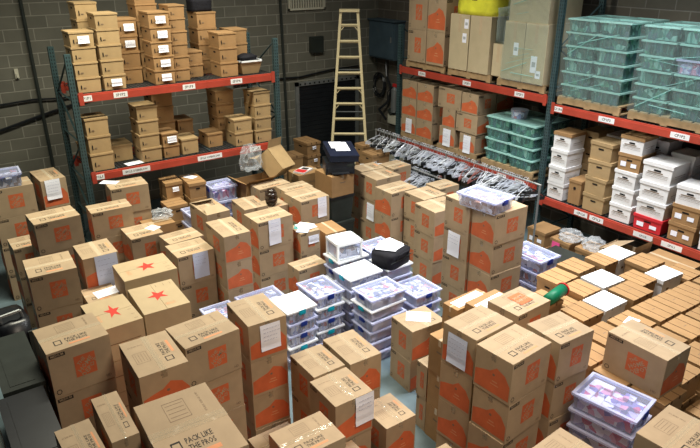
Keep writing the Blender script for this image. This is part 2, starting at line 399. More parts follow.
def paper_mesh(wd, hg, seed, m=None):
    r = random.Random(seed); b = MB()
    n = 6; k = len(b.v)
    for i in range(n + 1):
        z = -hg * i / n; bow = .010 * math.sin(i / n * PI) * r.uniform(.5, 1.2) + (.012 if i == n else 0)
        b.v += [(-wd / 2, -.003 - bow, z), (wd / 2, -.003 - bow * .6, z)]
    for i in range(n): b.f.append((k + 2 * i, k + 2 * i + 2, k + 2 * i + 3, k + 2 * i + 1)); b.m.append(0)
    for q in range(r.randint(3, 5)):
        z = -hg * (.12 + .15 * q); x = -wd * .38; end = wd * r.uniform(.1, .38)
        while x < end:
            wv = wd * r.uniform(.05, .14); b.face([(x, -.024, z - .003), (x + wv, -.024, z - .001), (x + wv, -.024, z + .003), (x, -.024, z + .001)], 1); x += wv + wd * .05
    return b.mesh('paper', [m or PAPER, PENINK])
def flat_paper(wd, hg, seed, m=None):
    r = random.Random(seed); b = MB(); b.box((-wd / 2, -hg / 2, .0015), (wd / 2, hg / 2, .003))
    for q in range(4):
        y = hg * (.3 - .17 * q); rect(b, frame((0, y, .0036), (1, 0, 0), (0, 1, 0)), -.02 * r.random(), 0, wd * r.uniform(.4, .75), .004, 1)
    return b.mesh('paper_sheet', [m or PAPER, GREYC])

def make_box(kind, label, x, y, z, rz, wx, wy, h, group=None, cat='box', lift=0.0):
    L, W, H, parts = KINDS[kind]
    t = thing(KNAME.get(kind, 'file_box'), label, cat, (x, y, z), rz, group, (wx / L, wy / W, h / H))
    for n, me, lc in parts: ob(n, me, t, lc)
    return t

# ------------------------------------------------------------------ the room
b = MB(); b.box((-3.2, -2.4, -.1), (9.7, 12.4, 0)); struct('floor', b.mesh('floor', FLOORM))
b = MB(); b.box((-3.2, 12.2, 0), (9.7, 12.4, 7.2)); struct('wall_left', b.mesh('wall_left', BRICKL))
b = MB(); b.box((9.5, -2.4, 0), (9.7, 12.2, 7.2)); struct('wall_right', b.mesh('wall_right', BRICKR))

# ------------------------------------------------------------------ pallet racks
def upright(name, label, along, pos, face, back, ztop, fdir=1):
    """upright frame: two posts joined by braces. along='x' for the left wall rack (face plane is y)"""
    def P(u, v, z):   # u along the wall, v away from the aisle
        return (pos + u, face + v, z) if along == 'x' else (face + v, pos + u, z)
    t = thing(name, label, 'rack', P(0, 0, 0) if 0 else (0, 0, 0), group=None)
    t.location = P(0, 0, 0); off = Vector(P(0, 0, 0))
    D = back - face
    def bx(mb, a, c, mi=0):
        a = Vector(a) - off; c = Vector(c) - off
        mb.box([min(a[i], c[i]) for i in range(3)], [max(a[i], c[i]) for i in range(3)], mi)
    for v0 in (0, D - .07):
        m = MB(); bx(m, P(-.04, v0, 0), P(.04, v0 + .07, ztop))
        z = .15
        while z < ztop - .05:
            for uu in (-.018, .018):
                bx(m, P(uu - .006, v0 - .0015, z), P(uu + .006, v0 + .001, z + .025), 1)
            for sg in (-1, 1):
                bx(m, P(sg * .0405 - .0012, v0 + .02, z), P(sg * .0405 + .0012, v0 + .032, z + .025), 1)
            z += .0508
        po = ob('post', m.mesh('rack_post', [UPR, HOLE]), t)
        m = MB(); bx(m, P(-.07, v0 - .02, 0), P(.07, v0 + .10, .008)); ob('foot_plate', m.mesh('foot_plate', UPR), po)
    z = .3; k = 0
    while z < ztop - .6:
        m = MB(); m.bar(Vector(P(0, .06, z)) - off, Vector(P(0, D - .06, z)) - off, .016); ob('brace', m.mesh('rack_brace', UPR), t)
        m = MB(); a, c = (.06, D - .06) if k % 2 else (D - .06, .06)
        m.bar(Vector(P(0, a, z)) - off, Vector(P(0, c, z + .6)) - off, .016); ob('brace', m.mesh('rack_brace', UPR), t)
        z += .6; k += 1
    return t
def beam(label, along, a, c, face, z, signs, group=None):
    """a..c along wall, z top"""
    t = thing('rack_beam', label, 'beam', ((a, face, z) if along == 'x' else (face, a, z)), group=group)
    m = MB(); Ln = c - a
    if along == 'x':
        m.box((0, -.012, -.115), (Ln, .03, -.02)); m.box((0, .002, -.02), (Ln, .03, 0))
    else:
        m.box((-.012, 0, -.115), (.03, Ln, -.02)); m.box((.002, 0, -.02), (.03, Ln, 0))
    bp_ = ob('beam_profile', m.mesh('beam_profile', BEAM), t)
    for pos in (0.035, Ln - .035):
        m = MB()
        if along == 'x': m.box((pos - .03, -.02, -.15), (pos + .03, -.010, .03))
        else: m.box((-.02, pos - .03, -.15), (-.010, pos + .03, .03))
        ob('connector_plate', m.mesh('connector_plate', BEAM), t)
    for (u, wd, txt) in signs:
        m = MB()
        if along == 'x':
            m.box((u - wd / 2, -.0145, -.10), (u + wd / 2, -.012, -.022)); M = frame((u, -.0155, -.062), (1, 0, 0), (0, 0, 1))
        else:
            m.box((-.0145, u - wd / 2, -.10), (-.012, u + wd / 2, -.022)); M = frame((-.0155, u, -.062), (0, -1, 0), (0, 0, 1))
        put_text(m, txt, M, .055 if wd < .3 else .042, 1)
        s_ = ob('location_label', m.mesh('location_label', [WHITEC, BLACKINK]), bp_); s_['label'] = 'white location label'
def deck(label, along, a, c, face, back, z):
    t = thing('wire_deck', label, 'shelf', ((a, face, z) if along == 'x' else (face, a, z)))
    m = MB(); Ln = c - a; D = back - face
    def bx(u0, v0, u1, v1, z0, z1):
        if along == 'x': m.box((u0, v0, z0), (u1, v1, z1))
        else: m.box((v0, u0, z0), (v1, u1, z1))
    u = .05
    while u < Ln: bx(u - .004, 0.03, u + .004, D, -.012, -.003); u += .055
    v = .05
    while v < D: bx(.05, v - .004, Ln - .05, v + .004, -.018, -.010); v += .10
    ob('wire_grid', m.mesh('wire_grid', WIRE), t)
    for k in range(4):
        m = MB(); u = Ln * (k + .5) / 4; bx(u - .02, .03, u + .02, D, -.05, -.018); ob('deck_channel', m.mesh('deck_channel', UPR), t)

LX0, LX1, LY, LYB = 2.04, 5.16, 9.40, 10.47
upright('rack_upright', 'dark teal rack upright at left end of the left wall rack', 'x', LX0 - .05, LY, LYB, 3.35)
upright('rack_upright', 'dark teal rack upright at right end of left wall rack, nearest the ladder', 'x', LX1 + .05, LY, LYB, 3.35)
for z, nm, sg in ((2.80, 'upper', ((.10, .16, 'SP1P1'), (.58, .20, 'SP1P2'), (1.62, .20, 'SP1P3'), (2.42, .20, 'SP1P4'))), (1.64, 'lower', ((.10, .16, 'SP1L1'), (.66, .42, 'SP1L2 OVERFLOW'), (1.86, .42, 'SP1L3 OVERFLOW'), (2.68, .20, 'SP1L4')))):
    beam('orange red front beam of the %s left wall shelf' % nm, 'x', LX0, LX1, LY, z, sg)
    beam('orange red rear beam of the %s left wall shelf' % nm, 'x', LX0, LX1, LYB - .03, z, ())
    deck('black wire decking of the %s left wall shelf' % nm, 'x', LX0, LX1, LY, LYB, z + .004)

RX, RXB = 8.30, 9.35
upright('rack_upright', 'dark rack upright at far end of right wall rack, beside grey cabinet', 'y', 9.97, RX, RXB, 3.35)
upright('rack_upright', 'dark rack upright between the two bays of the right wall rack', 'y', 6.25, RX, RXB, 4.3)
upright('rack_upright', 'dark rack upright at near end of right wall rack', 'y', 2.52, RX, RXB, 4.3)
for (a, c, z, nm, sg) in ((6.30, 9.92, 2.56, 'upper far bay', ((.55, .20, 'CP2P2'), (1.75, .20, 'CP2P3'), (2.95, .20, 'CP2P4'))), (2.57, 6.20, 2.46, 'upper near bay', ((1.55, .26, 'CP1P2'), (2.65, .26, 'CP1P3'), (3.50, .16, 'CP1P4'))),
                          (6.30, 9.92, 1.10, 'lower far bay', ((.35, .20, 'CP2L1'), (.75, .20, 'CP2L2'))), (2.57, 6.20, .93, 'lower near bay', ((1.35, .30, 'CP1L1'), (1.78, .30, 'CP1L2'), (2.55, .24, 'CP1L3'), (2.83, .24, 'CP1L4')))):
    beam('orange red front beam of the %s on the right wall rack' % nm, 'y', a, c, RX, z, sg)
    beam('orange red rear beam of the %s on the right wall rack' % nm, 'y', a, c, RXB - .03, z, ())
    deck('wire decking of the %s on the right wall rack' % nm, 'y', a, c, RX, RXB, z + .004)

# ------------------------------------------------------------------ things on the wall at the back
t = thing('step_ladder', 'tall pale yellow step ladder standing open by the back wall', 'ladder', (7.68, 10.80, 0), 0)
ux = Vector((.81, -.586, 0)); uy = Vector((.586, .81, 0))   # ladder faces the camera
Ht = 3.56
def lp(s, f, z): return ux * s + uy * f + Vector((0, 0, z))
wT, wB = .17, .42
for sg in (-1, 1):
    m = MB(); p0 = lp(sg * wB, -.55, 0); p1 = lp(sg * wT, 0, Ht)
    m.bar(p0, p1, .036, n=4); ob('side_rail', m.mesh('ladder_rail', YEL), t)
    m = MB(); m.bar(lp(sg * wB * 1.02, .50, 0), lp(sg * wT, .10, Ht - .03), .018, n=4); ob('rear_leg', m.mesh('ladder_rear_leg', STEEL), t)
for k in range(11):
    z = .305 * (k + 1) - .05; q = z / Ht; wd = wB + (wT - wB) * q; f = -.55 * (1 - q)
    m = MB(); m.bar(lp(-wd, f, z), lp(wd, f, z), .030, n=4)
    if k in (1, 2, 5, 6, 10):
        for sg in (-1, 1): m.bar(lp(sg * wd, f, z - .12), lp(sg * (wd - .10), f, z), .010)
    ob('rung', m.mesh('ladder_rung', YEL), t)
    if k % 3 == 1:
        m = MB(); fr = .50 - .40 * q; m.bar(lp(-wd, fr, z), lp(wd, fr, z), .012); ob('rear_brace', m.mesh('ladder_rear_brace', STEEL), t)
m = MB(); M_ = Matrix.Translation((0, 0, Ht)) @ Matrix.Rotation(math.atan2(ux.y, ux.x), 4, 'Z')
bb = MB(); bb.box((-.20, -.07, 0), (.20, .14, .05)); m.add(bb.v, bb.f, 0, M_); ob('top_cap', m.mesh('ladder_cap', YEL), t)

t = thing('electrical_cabinet', 'large blue grey metal cabinet high on the wall above the rack end', 'cabinet', (9.5, 11.68, 2.42), 0)
m = MB(); m.box((-.30, -.46, 0), (0, .46, .82)); ob('cabinet_body', m.mesh('cabinet_body', CABM), t)
m = MB(); m.box((-.32, -.44, .03), (-.30, .44, .79)); dr = ob('cabinet_door', m.mesh('cabinet_door', [CABM]), t)
m = MB(); m.box((-.335, -.38, .38), (-.32, -.35, .50)); ob('door_handle', m.mesh('door_handle', STEEL), dr)
m = MB(); m.box((-.34, -.49, .82), (.0, .49, .845)); ob('cabinet_rain_hood', m.mesh('cabinet_hood', CABM), t)

t = thing('air_vent_grille', 'pale louvred vent grille high on the left wall', 'vent', (7.55, 12.2, 3.52), 0)
m = MB(); Lw = .92
m.box((-Lw / 2, -.04, 0), (Lw / 2, 0, .04)); m.box((-Lw / 2, -.04, .8), (Lw / 2, 0, .84)); m.box((-Lw / 2, -.04, 0), (-Lw / 2 + .03, 0, .84)); m.box((Lw / 2 - .03, -.04, 0), (Lw / 2, 0, .84)); ob('vent_frame', m.mesh('vent_frame', IVORY), t)
for k in range(14):
    m = MB(); x = -Lw / 2 + .06 + k * .062; m.box((x - .012, -.035, .04), (x + .012, -.006, .80)); ob('vent_blade', m.mesh('vent_blade', IVORY), t)

t = thing('roll_up_hatch', 'dark roll-up hatch with grey bolted frame behind ladder', 'hatch', (8.05, 12.2, .05), 0)
m = MB()
m.box((-.86, -.06, 0), (-.78, 0, 1.95)); m.box((.78, -.06, 0), (.86, 0, 1.95)); m.box((-.86, -.06, 1.87), (.86, 0, 1.95))
for k in range(13): m.cb((-.75 + k * .125, -.062, 1.91), (.035, .01, .035), 1)
ob('hatch_frame', m.mesh('hatch_frame', [STEEL, HOLE]), t)
m = MB()
for k in range(18): m.box((-.78, -.03 + (k % 2) * .006, k * .104), (.78, -.004, (k + 1) * .104 - .006))
ob('hatch_slat_curtain', m.mesh('hatch_curtain', BLACKP), t)

m = MB(); m.box((-.16, -.10, 0), (.16, 0, .34)); m.box((-.13, -.104, .04), (.13, -.10, .30)); tag(ob('wall_shadow_block', m.mesh('wall_shadow_block', DGREY), None, (7.75, 12.2, 2.62)), 'dark square block standing for a shadow on the left wall above hatch', 'painted shadow')  # raised dark slab stands in for a shadow on the wall
m = MB(); m.path([(0, 0, 0), (.8, 0, .05), (1.6, 0, .02), (2.4, 0, .10), (3.2, 0, .12)], .018); tag(ob('wall_cable', m.mesh('wall_cable', BLACKP), None, (5.7, 12.16, 2.10)), 'black cable running across wall from rack to ladder', 'cable')
m = MB(); m.bar((0, 0, 0), (-.12, 0, 7), .028, n=8); tag(ob('conduit', m.mesh('conduit', DGREY), None, (6.95, 12.15, 0)), 'dark vertical conduit on wall just right of the left rack', 'pipe')
m = MB(); m.path([(0, 0, 0), (-.06, 0, 7)], .03, n=8); tag(ob('conduit', m.mesh('conduit', DGREY), None, (2.02, 12.14, 0)), 'dark vertical conduit on the wall near left edge', 'pipe')
m = MB(); m.path([(-.4, 0, .25), (.0, 0, .27), (.5, 0, .30), (.9, 0, .27), (1.6, 0, .28)], .018); tag(ob('wall_cable', m.mesh('wall_cable', BLACKP), None, (1.4, 12.15, 1.98)), 'black level cable sagging along the wall at far left', 'cable')
m = MB(); m.path([(-.6, 0, -.05), (.4, 0, .20), (1.4, 0, .42)], .022); tag(ob('wall_cable', m.mesh('wall_cable', BLACKP), None, (1.6, 12.14, 1.80)), 'black slanting cable rising to the left rack', 'cable')
m = MB(); m.box((-.03, -.05, 0), (.03, 0, .16)); m.box((-.015, -.08, .02), (.015, -.05, .08)); tag(ob('wall_switch', m.mesh('wall_switch', IVORY), None, (1.72, 12.2, 2.66)), 'small ivory switch box on the far left wall', 'switch')

# equipment under the cabinet
t = thing('hose_reel', 'coiled black hose hung on wall beneath the grey cabinet', 'hose', (9.44, 12.0, 1.75), 0)
for r_, dx in ((.20, 0), (.17, -.03), (.22, -.05)):
    m = MB(); pts = [(dx, math.cos(a) * r_, math.sin(a) * r_ * 1.3) for a in [2 * PI * k / 16 for k in range(17)]]; m.path(pts, .018, n=6); ob('hose_loop', m.mesh('hose_loop', BLACKP), t)
t = thing('fire_extinguisher', 'slim grey cylinder with red valve beneath the cabinet', 'extinguisher', (9.36, 11.35, 1.22), 0)
m = MB(); m.bar((0, 0, 0), (0, 0, .52), .085, n=12); m.bar((0, 0, .52), (0, 0, .58), .085, n=12, r2=.03); ob('cylinder', m.mesh('ext_body', STEEL, False), t)
m = MB(); m.cb((0, 0, .62), (.05, .12, .07)); ob('valve', m.mesh('ext_valve', REDP), t)
m = MB(); m.path([(0, .05, .6), (-.1, .15, .45), (-.08, .14, .1)], .012); ob('nozzle_hose', m.mesh('ext_hose', BLACKP), t)
t = thing('emergency_light', 'ivory wall box with rounded corners under the cabinet', 'light fitting', (9.5, 11.35, .92), 0)
m = MB(); m.box((-.14, -.24, 0), (0, .24, .22)); m.box((-.145, -.20, .03), (-.14, .20, .19)); ob('housing', m.mesh('em_body', IVORY), t)
m = MB()
for k in (-1, 1): m.bar((-.10, k * .13, .22), (-.16, k * .15, .34), .06, n=8)
ob('lamp_head', m.mesh('em_head', DGREY), t)
m = MB(); m.path([(0, 0, 0), (-.05, -.1, -.3), (.02, -.2, -.6), (0, -.1, -.9), (-.1, .1, -1.1), (-.2, -.3, -1.25)], .03, n=6); tag(ob('air_hose', m.mesh('air_hose', BLACKP), None, (9.40, 11.75, 2.30)), 'black hose looping down the wall corner from the cabinet', 'hose')
t = thing('floor_heater', 'low beige metal heater on the floor near corner', 'heater', (8.75, 10.9, 0), 0)
m = MB(); m.box((-.3, -.3, .05), (.3, .3, .62)); ob('heater_body', m.mesh('heater_body', IVORY), t)
m = MB(); m.box((-.27, -.27, .62), (.27, .27, .64)); ob('heater_top', m.mesh('heater_top', STEEL), t)
for sx in (-1, 1):
    m = MB(); m.box((sx * .25 - .03, -.28, 0), (sx * .25 + .03, .28, .05)); ob('foot', m.mesh('heater_foot', BLACKP), t)

# ------------------------------------------------------------------ pallets
def pallet(label, x, y, z, wx, wy, group=None):
    t = thing('wooden_pallet', label, 'pallet', (x, y, z), 0, group)
    for k in range(7):
        m = MB(); u = -wy / 2 + (k + .5) * wy / 7; m.box((-wx / 2, u - wy / 18, .11), (wx / 2, u + wy / 18, .13)); ob('deck_board', m.mesh('deck_board', WOOD), t)
    for u in (-wx / 2 + .02, 0, wx / 2 - .02):
        m = MB(); m.box((u - .02, -wy / 2, .02), (u + .02, wy / 2, .11)); ob('stringer', m.mesh('stringer', WOOD), t)
    for u in (-wy / 2 + .05, 0, wy / 2 - .05):
        m = MB(); m.box((-wx / 2, u - .05, 0), (wx / 2, u + .05, .02)); ob('bottom_board', m.mesh('bottom_board', WOOD), t)
    return t

# ------------------------------------------------------------------ floor stacks: id, kind, x, y, yaw, wx, wy, tiers, tier height
STACKS = [
    ('q1', 'hdx', 0.722, 5.033, 0.040, 0.505, 0.455, 4, 0.425),
    ('g2', 'hdy', 0.728, 3.874, -0.016, 0.188, 0.560, 4, 0.405),
    ('g1', 'big', 1.116, 3.476, -0.044, 0.553, 0.812, 4, 0.405),
    ('g3', 'hdy', 0.468, 3.671, 0.033, 0.235, 0.560, 4, 0.405),
    ('q2', 'hdy', 1.214, 4.465, -0.026, 0.406, 0.564, 4, 0.405),
    ('q2b', 'hdx', 1.687, 4.571, 0.056, 0.516, 0.410, 4, 0.405),
    ('q3', 'hdy', 2.266, 4.691, -0.051, 0.388, 0.508, 4, 0.390),
    ('q3u', 'hdx', 2.170, 4.201, 0.000, 0.444, 0.410, 1, 0.390),
    ('q4', 'hdy', 2.938, 4.094, -0.041, 0.351, 0.495, 3, 0.405),
    ('q5', 'hdy', 2.516, 3.659, -0.016, 0.389, 0.414, 3, 0.405),
    ('q5b', 'hdy', 2.557, 4.095, -0.005, 0.339, 0.421, 3, 0.405),
    ('s9', 'hdx', 1.961, 3.315, -0.008, 0.479, 0.374, 3, 0.405),
    ('s11', 'hdy', 2.966, 3.561, -0.011, 0.342, 0.387, 2, 0.405),
    ('s10', 'hdy', 2.338, 3.173, -0.000, 0.282, 0.560, 2, 0.405),
    ('s12', 'hdy', 2.903, 2.682, 0.000, 0.410, 0.560, 2, 0.405),
    ('s13', 'hdy', 4.233, 4.595, -0.060, 0.483, 0.398, 2, 0.405),
    ('s14', 'sm', 3.832, 3.680, 0.000, 0.313, 0.300, 3, 0.405),
    ('s15', 'hdy', 3.848, 3.912, -0.025, 0.327, 0.161, 2, 0.405),
    ('q6', 'hdx', 3.725, 3.263, 0.054, 0.504, 0.387, 4, 0.405),
    ('q7', 'hdx', 3.721, 2.853, 0.060, 0.524, 0.386, 4, 0.405),
    ('q8', 'hdx', 4.240, 2.791, -0.060, 0.432, 0.387, 4, 0.405),
    ('s22', 'hdx', 3.803, 1.462, 0.060, 0.476, 0.410, 4, 0.405),
    ('s22b', 'hdx', 3.429, 2.037, 0.060, 0.410, 0.410, 3, 0.405),
    ('s24', 'hdx', 4.307, 3.306, 0.038, 0.486, 0.363, 4, 0.405),
    ('s25a', 'hdx', 4.274, 3.921, 0.033, 0.515, 0.202, 4, 0.340),
    ('s25b', 'hdx', 4.332, 3.654, 0.045, 0.459, 0.302, 4, 0.360),
    ('stA', 'hdy', 6.147, 6.340, -0.060, 0.565, 0.479, 3, 0.405),
    ('b405', 'hdy', 6.305, 6.827, -0.003, 0.480, 0.473, 3, 0.405),
    ('b427', 'hdx', 6.892, 7.073, -0.014, 0.427, 0.350, 3, 0.390),
    ('Bl', 'hdy', 5.788, 5.430, -0.016, 0.410, 0.471, 4, 0.420),
    ('Br', 'hdx', 5.893, 4.985, -0.024, 0.582, 0.409, 4, 0.420),
    ('b385', 'hdx', 6.105, 7.298, 0.012, 0.546, 0.421, 3, 0.405),
    ('b350', 'hdy', 6.356, 8.388, -0.060, 0.495, 0.372, 3, 0.405),
    ('b350b', 'hdy', 6.301, 7.952, -0.022, 0.521, 0.471, 3, 0.405),
    ('b370', 'hdx', 6.835, 8.224, 0.048, 0.427, 0.388, 3, 0.405),
    ('k380', 'fx', 7.327, 9.411, 0.003, 0.446, 0.357, 4, 0.270),
    ('k365', 'fx', 7.489, 9.992, -0.015, 0.298, 0.298, 4, 0.270),
    ('q13', 'hdx', 1.230, 8.108, 0.047, 0.553, 0.441, 4, 0.405),
    ('l1', 'hdx', 0.970, 9.510, 0.000, 0.560, 0.410, 4, 0.420),
    ('l2', 'hdy', 1.495, 9.640, 0.060, 0.348, 0.594, 4, 0.420),
    ('l26', 'hdx', 0.889, 6.672, -0.057, 0.469, 0.492, 4, 0.405),
    ('l10', 'hdx', 0.891, 8.564, 0.023, 0.313, 0.410, 3, 0.390),
    ('b75', 'hdy', 1.412, 6.917, -0.008, 0.387, 0.449, 4, 0.390),
    ('b120', 'hdx', 2.239, 7.927, 0.004, 0.440, 0.453, 3, 0.405),
    ('b138', 'hdx', 2.663, 8.573, -0.000, 0.430, 0.344, 3, 0.340),
    ('b165', 'hdx', 2.604, 7.465, 0.060, 0.481, 0.359, 3, 0.405),
    ('b190', 'hdx', 2.549, 7.057, 0.004, 0.487, 0.435, 3, 0.405),
    ('st1', 'sx', 1.759, 6.315, -0.021, 0.579, 0.472, 4, 0.370),
    ('st2', 'sy', 1.675, 5.670, -0.044, 0.466, 0.602, 4, 0.360),
    ('st3', 'sx', 1.197, 5.635, 0.022, 0.423, 0.601, 4, 0.360),
    ('b70', 'hdx', 1.301, 6.503, -0.013, 0.335, 0.379, 3, 0.405),
    ('b106', 'hdx', 2.400, 8.948, -0.060, 0.541, 0.384, 4, 0.390),
    ('b87', 'hdx', 1.965, 8.330, -0.040, 0.541, 0.339, 4, 0.375),
    ('q11', 'hdx', 3.836, 7.354, 0.008, 0.562, 0.420, 3, 0.420),
    ('q12', 'hdy', 2.977, 6.806, -0.031, 0.359, 0.586, 4, 0.370),
    ('b205', 'hdy', 3.294, 8.117, 0.015, 0.363, 0.616, 3, 0.420),
    ('b240', 'hdy', 3.971, 8.205, -0.060, 0.377, 0.520, 3, 0.380),
    ('b280', 'hdx', 4.340, 8.117, -0.020, 0.333, 0.357, 3, 0.360),
    ('b250', 'hdx', 4.550, 8.583, 0.045, 0.593, 0.291, 3, 0.405),
    ('b290', 'hdx', 4.802, 8.263, 0.004, 0.516, 0.332, 3, 0.405),
    ('b315', 'hdx', 4.769, 7.846, 0.013, 0.523, 0.508, 3, 0.405),
    ('b305', 'hdx', 4.323, 7.191, -0.039, 0.324, 0.345, 3, 0.330),
    ('b330', 'hdy', 4.795, 7.266, -0.060, 0.349, 0.440, 2, 0.430),
    ('b310', 'hdx', 3.953, 6.526, 0.020, 0.458, 0.286, 2, 0.405),
    ('f275', 'fx', 6.145, 10.755, -0.001, 0.482, 0.394, 3, 0.300),
    ('f310', 'fx', 6.679, 10.912, 0.060, 0.348, 0.526, 4, 0.270),
    ('f165', 'fy', 3.230, 9.489, -0.034, 0.287, 0.372, 5, 0.260),
    ('f190', 'fy', 3.537, 9.311, -0.060, 0.289, 0.485, 5, 0.260),
    ('f160', 'fy', 3.134, 9.139, 0.000, 0.330, 0.325, 4, 0.260),
    ('w1', 'fx', 7.078, 4.010, 0.005, 0.374, 0.316, 4, 0.270),
    ('w2', 'fx', 6.303, 3.686, -0.049, 0.399, 0.333, 4, 0.270),
    ('w3', 'fx', 5.865, 3.358, -0.010, 0.404, 0.304, 4, 0.270),
    ('w4', 'fx', 7.022, 3.340, -0.060, 0.401, 0.261, 4, 0.270),
    ('b1', 'fx', 6.340, 4.086, 0.019, 0.342, 0.330, 4, 0.270),
    ('b2', 'fx', 6.752, 4.009, -0.012, 0.278, 0.305, 4, 0.270),
    ('b3', 'fx', 5.918, 4.037, 0.031, 0.379, 0.325, 4, 0.270),
    ('b4', 'fx', 5.901, 3.693, -0.006, 0.325, 0.318, 4, 0.270),
    ('b5', 'fx', 5.470, 3.369, -0.032, 0.346, 0.309, 4, 0.270),
    ('b6', 'fx', 6.314, 3.326, -0.017, 0.392, 0.333, 4, 0.270),
    ('b7', 'fx', 6.664, 3.459, -0.017, 0.303, 0.326, 4, 0.270),
    ('b8', 'fx', 7.154, 3.665, -0.019, 0.380, 0.323, 4, 0.270),
    ('b9', 'fx', 6.129, 2.925, -0.018, 0.369, 0.356, 4, 0.270),
    ('b9b', 'fx', 6.508, 2.907, -0.021, 0.383, 0.368, 4, 0.270),
    ('b10', 'fx', 6.080, 2.550, 0.000, 0.400, 0.330, 4, 0.270),
    ('b10b', 'fx', 6.500, 2.530, 0.000, 0.400, 0.330, 4, 0.270),
    ('b12', 'fx', 5.700, 2.930, 0.000, 0.380, 0.340, 4, 0.270),
    ('b13', 'fx', 5.280, 2.950, 0.000, 0.380, 0.340, 4, 0.270),
    ('b14', 'fx', 4.860, 2.860, 0.000, 0.380, 0.330, 4, 0.270),
    ('b15', 'fx', 5.660, 2.570, 0.000, 0.380, 0.330, 4, 0.270),
    ('b16', 'fx', 5.250, 2.580, 0.000, 0.380, 0.330, 4, 0.270),
    ('b17', 'fx', 4.840, 2.500, 0.000, 0.380, 0.330, 4, 0.270),
    ('b18', 'fx', 5.280, 2.220, 0.000, 0.380, 0.330, 4, 0.270),
    ('b19', 'fx', 5.700, 2.200, 0.000, 0.380, 0.330, 4, 0.270),
    ('b20', 'fx', 6.120, 2.180, 0.000, 0.380, 0.330, 4, 0.270),
    ('b21', 'fx', 4.880, 2.150, 0.000, 0.360, 0.330, 4, 0.270),
    ('b22', 'fx', 5.350, 1.850, 0.000, 0.380, 0.330, 3, 0.270),
    ('b23', 'fx', 5.770, 1.830, 0.000, 0.380, 0.330, 3, 0.270),
    ('b24', 'fx', 6.884, 2.900, 0.000, 0.371, 0.350, 4, 0.270),
    ('b25', 'fx', 6.920, 2.520, 0.000, 0.380, 0.330, 4, 0.270),
    ('b26', 'fx', 6.530, 2.160, 0.000, 0.380, 0.330, 4, 0.270),
    ('b27', 'fx', 7.300, 2.880, 0.000, 0.380, 0.330, 4, 0.270),
    ('b28', 'fx', 7.420, 3.300, 0.000, 0.360, 0.330, 4, 0.250),
    ('b29', 'fx', 5.605, 3.706, 0.000, 0.270, 0.332, 4, 0.250),
    ('b30', 'fx', 5.100, 3.350, 0.000, 0.360, 0.330, 4, 0.260),
    ('s52', 'hdx', 5.489, 4.200, 0.000, 0.479, 0.400, 2, 0.400),
    ('C1', 'tote', 4.200, 5.280, 0.000, 0.560, 0.420, 6, 0.150),
    ('C2', 'tote', 4.220, 5.750, 0.000, 0.520, 0.400, 6, 0.158),
    ('C3', 'tote', 4.350, 6.191, 0.000, 0.500, 0.382, 6, 0.160),
    ('C4', 'tote', 3.720, 5.850, 0.000, 0.420, 0.500, 5, 0.165),
    ('C5', 'tote', 4.800, 5.264, 0.000, 0.440, 0.471, 5, 0.150),
    ('C6', 'tote', 4.780, 5.780, 0.000, 0.440, 0.420, 6, 0.150),
    ('C7', 'tote', 4.900, 6.240, 0.000, 0.460, 0.400, 6, 0.155),
    ('D1', 'tote', 3.270, 5.750, 0.000, 0.420, 0.440, 5, 0.160),
    ('D2', 'tote', 3.080, 6.220, 0.000, 0.560, 0.360, 4, 0.180),
    ('D3', 'tote', 2.560, 6.220, 0.000, 0.400, 0.460, 4, 0.170),
    ('E1', 'tote', 6.450, 4.820, 0.000, 0.420, 0.600, 5, 0.190),
    ('E2', 'tote', 3.916, 9.120, 0.000, 0.449, 0.400, 5, 0.240),
    ('E3', 'tote', 4.330, 2.250, 0.170, 0.420, 0.570, 7, 0.170),
    ('E4', 'tote', 3.320, 8.720, 0.000, 0.360, 0.400, 5, 0.200),
]

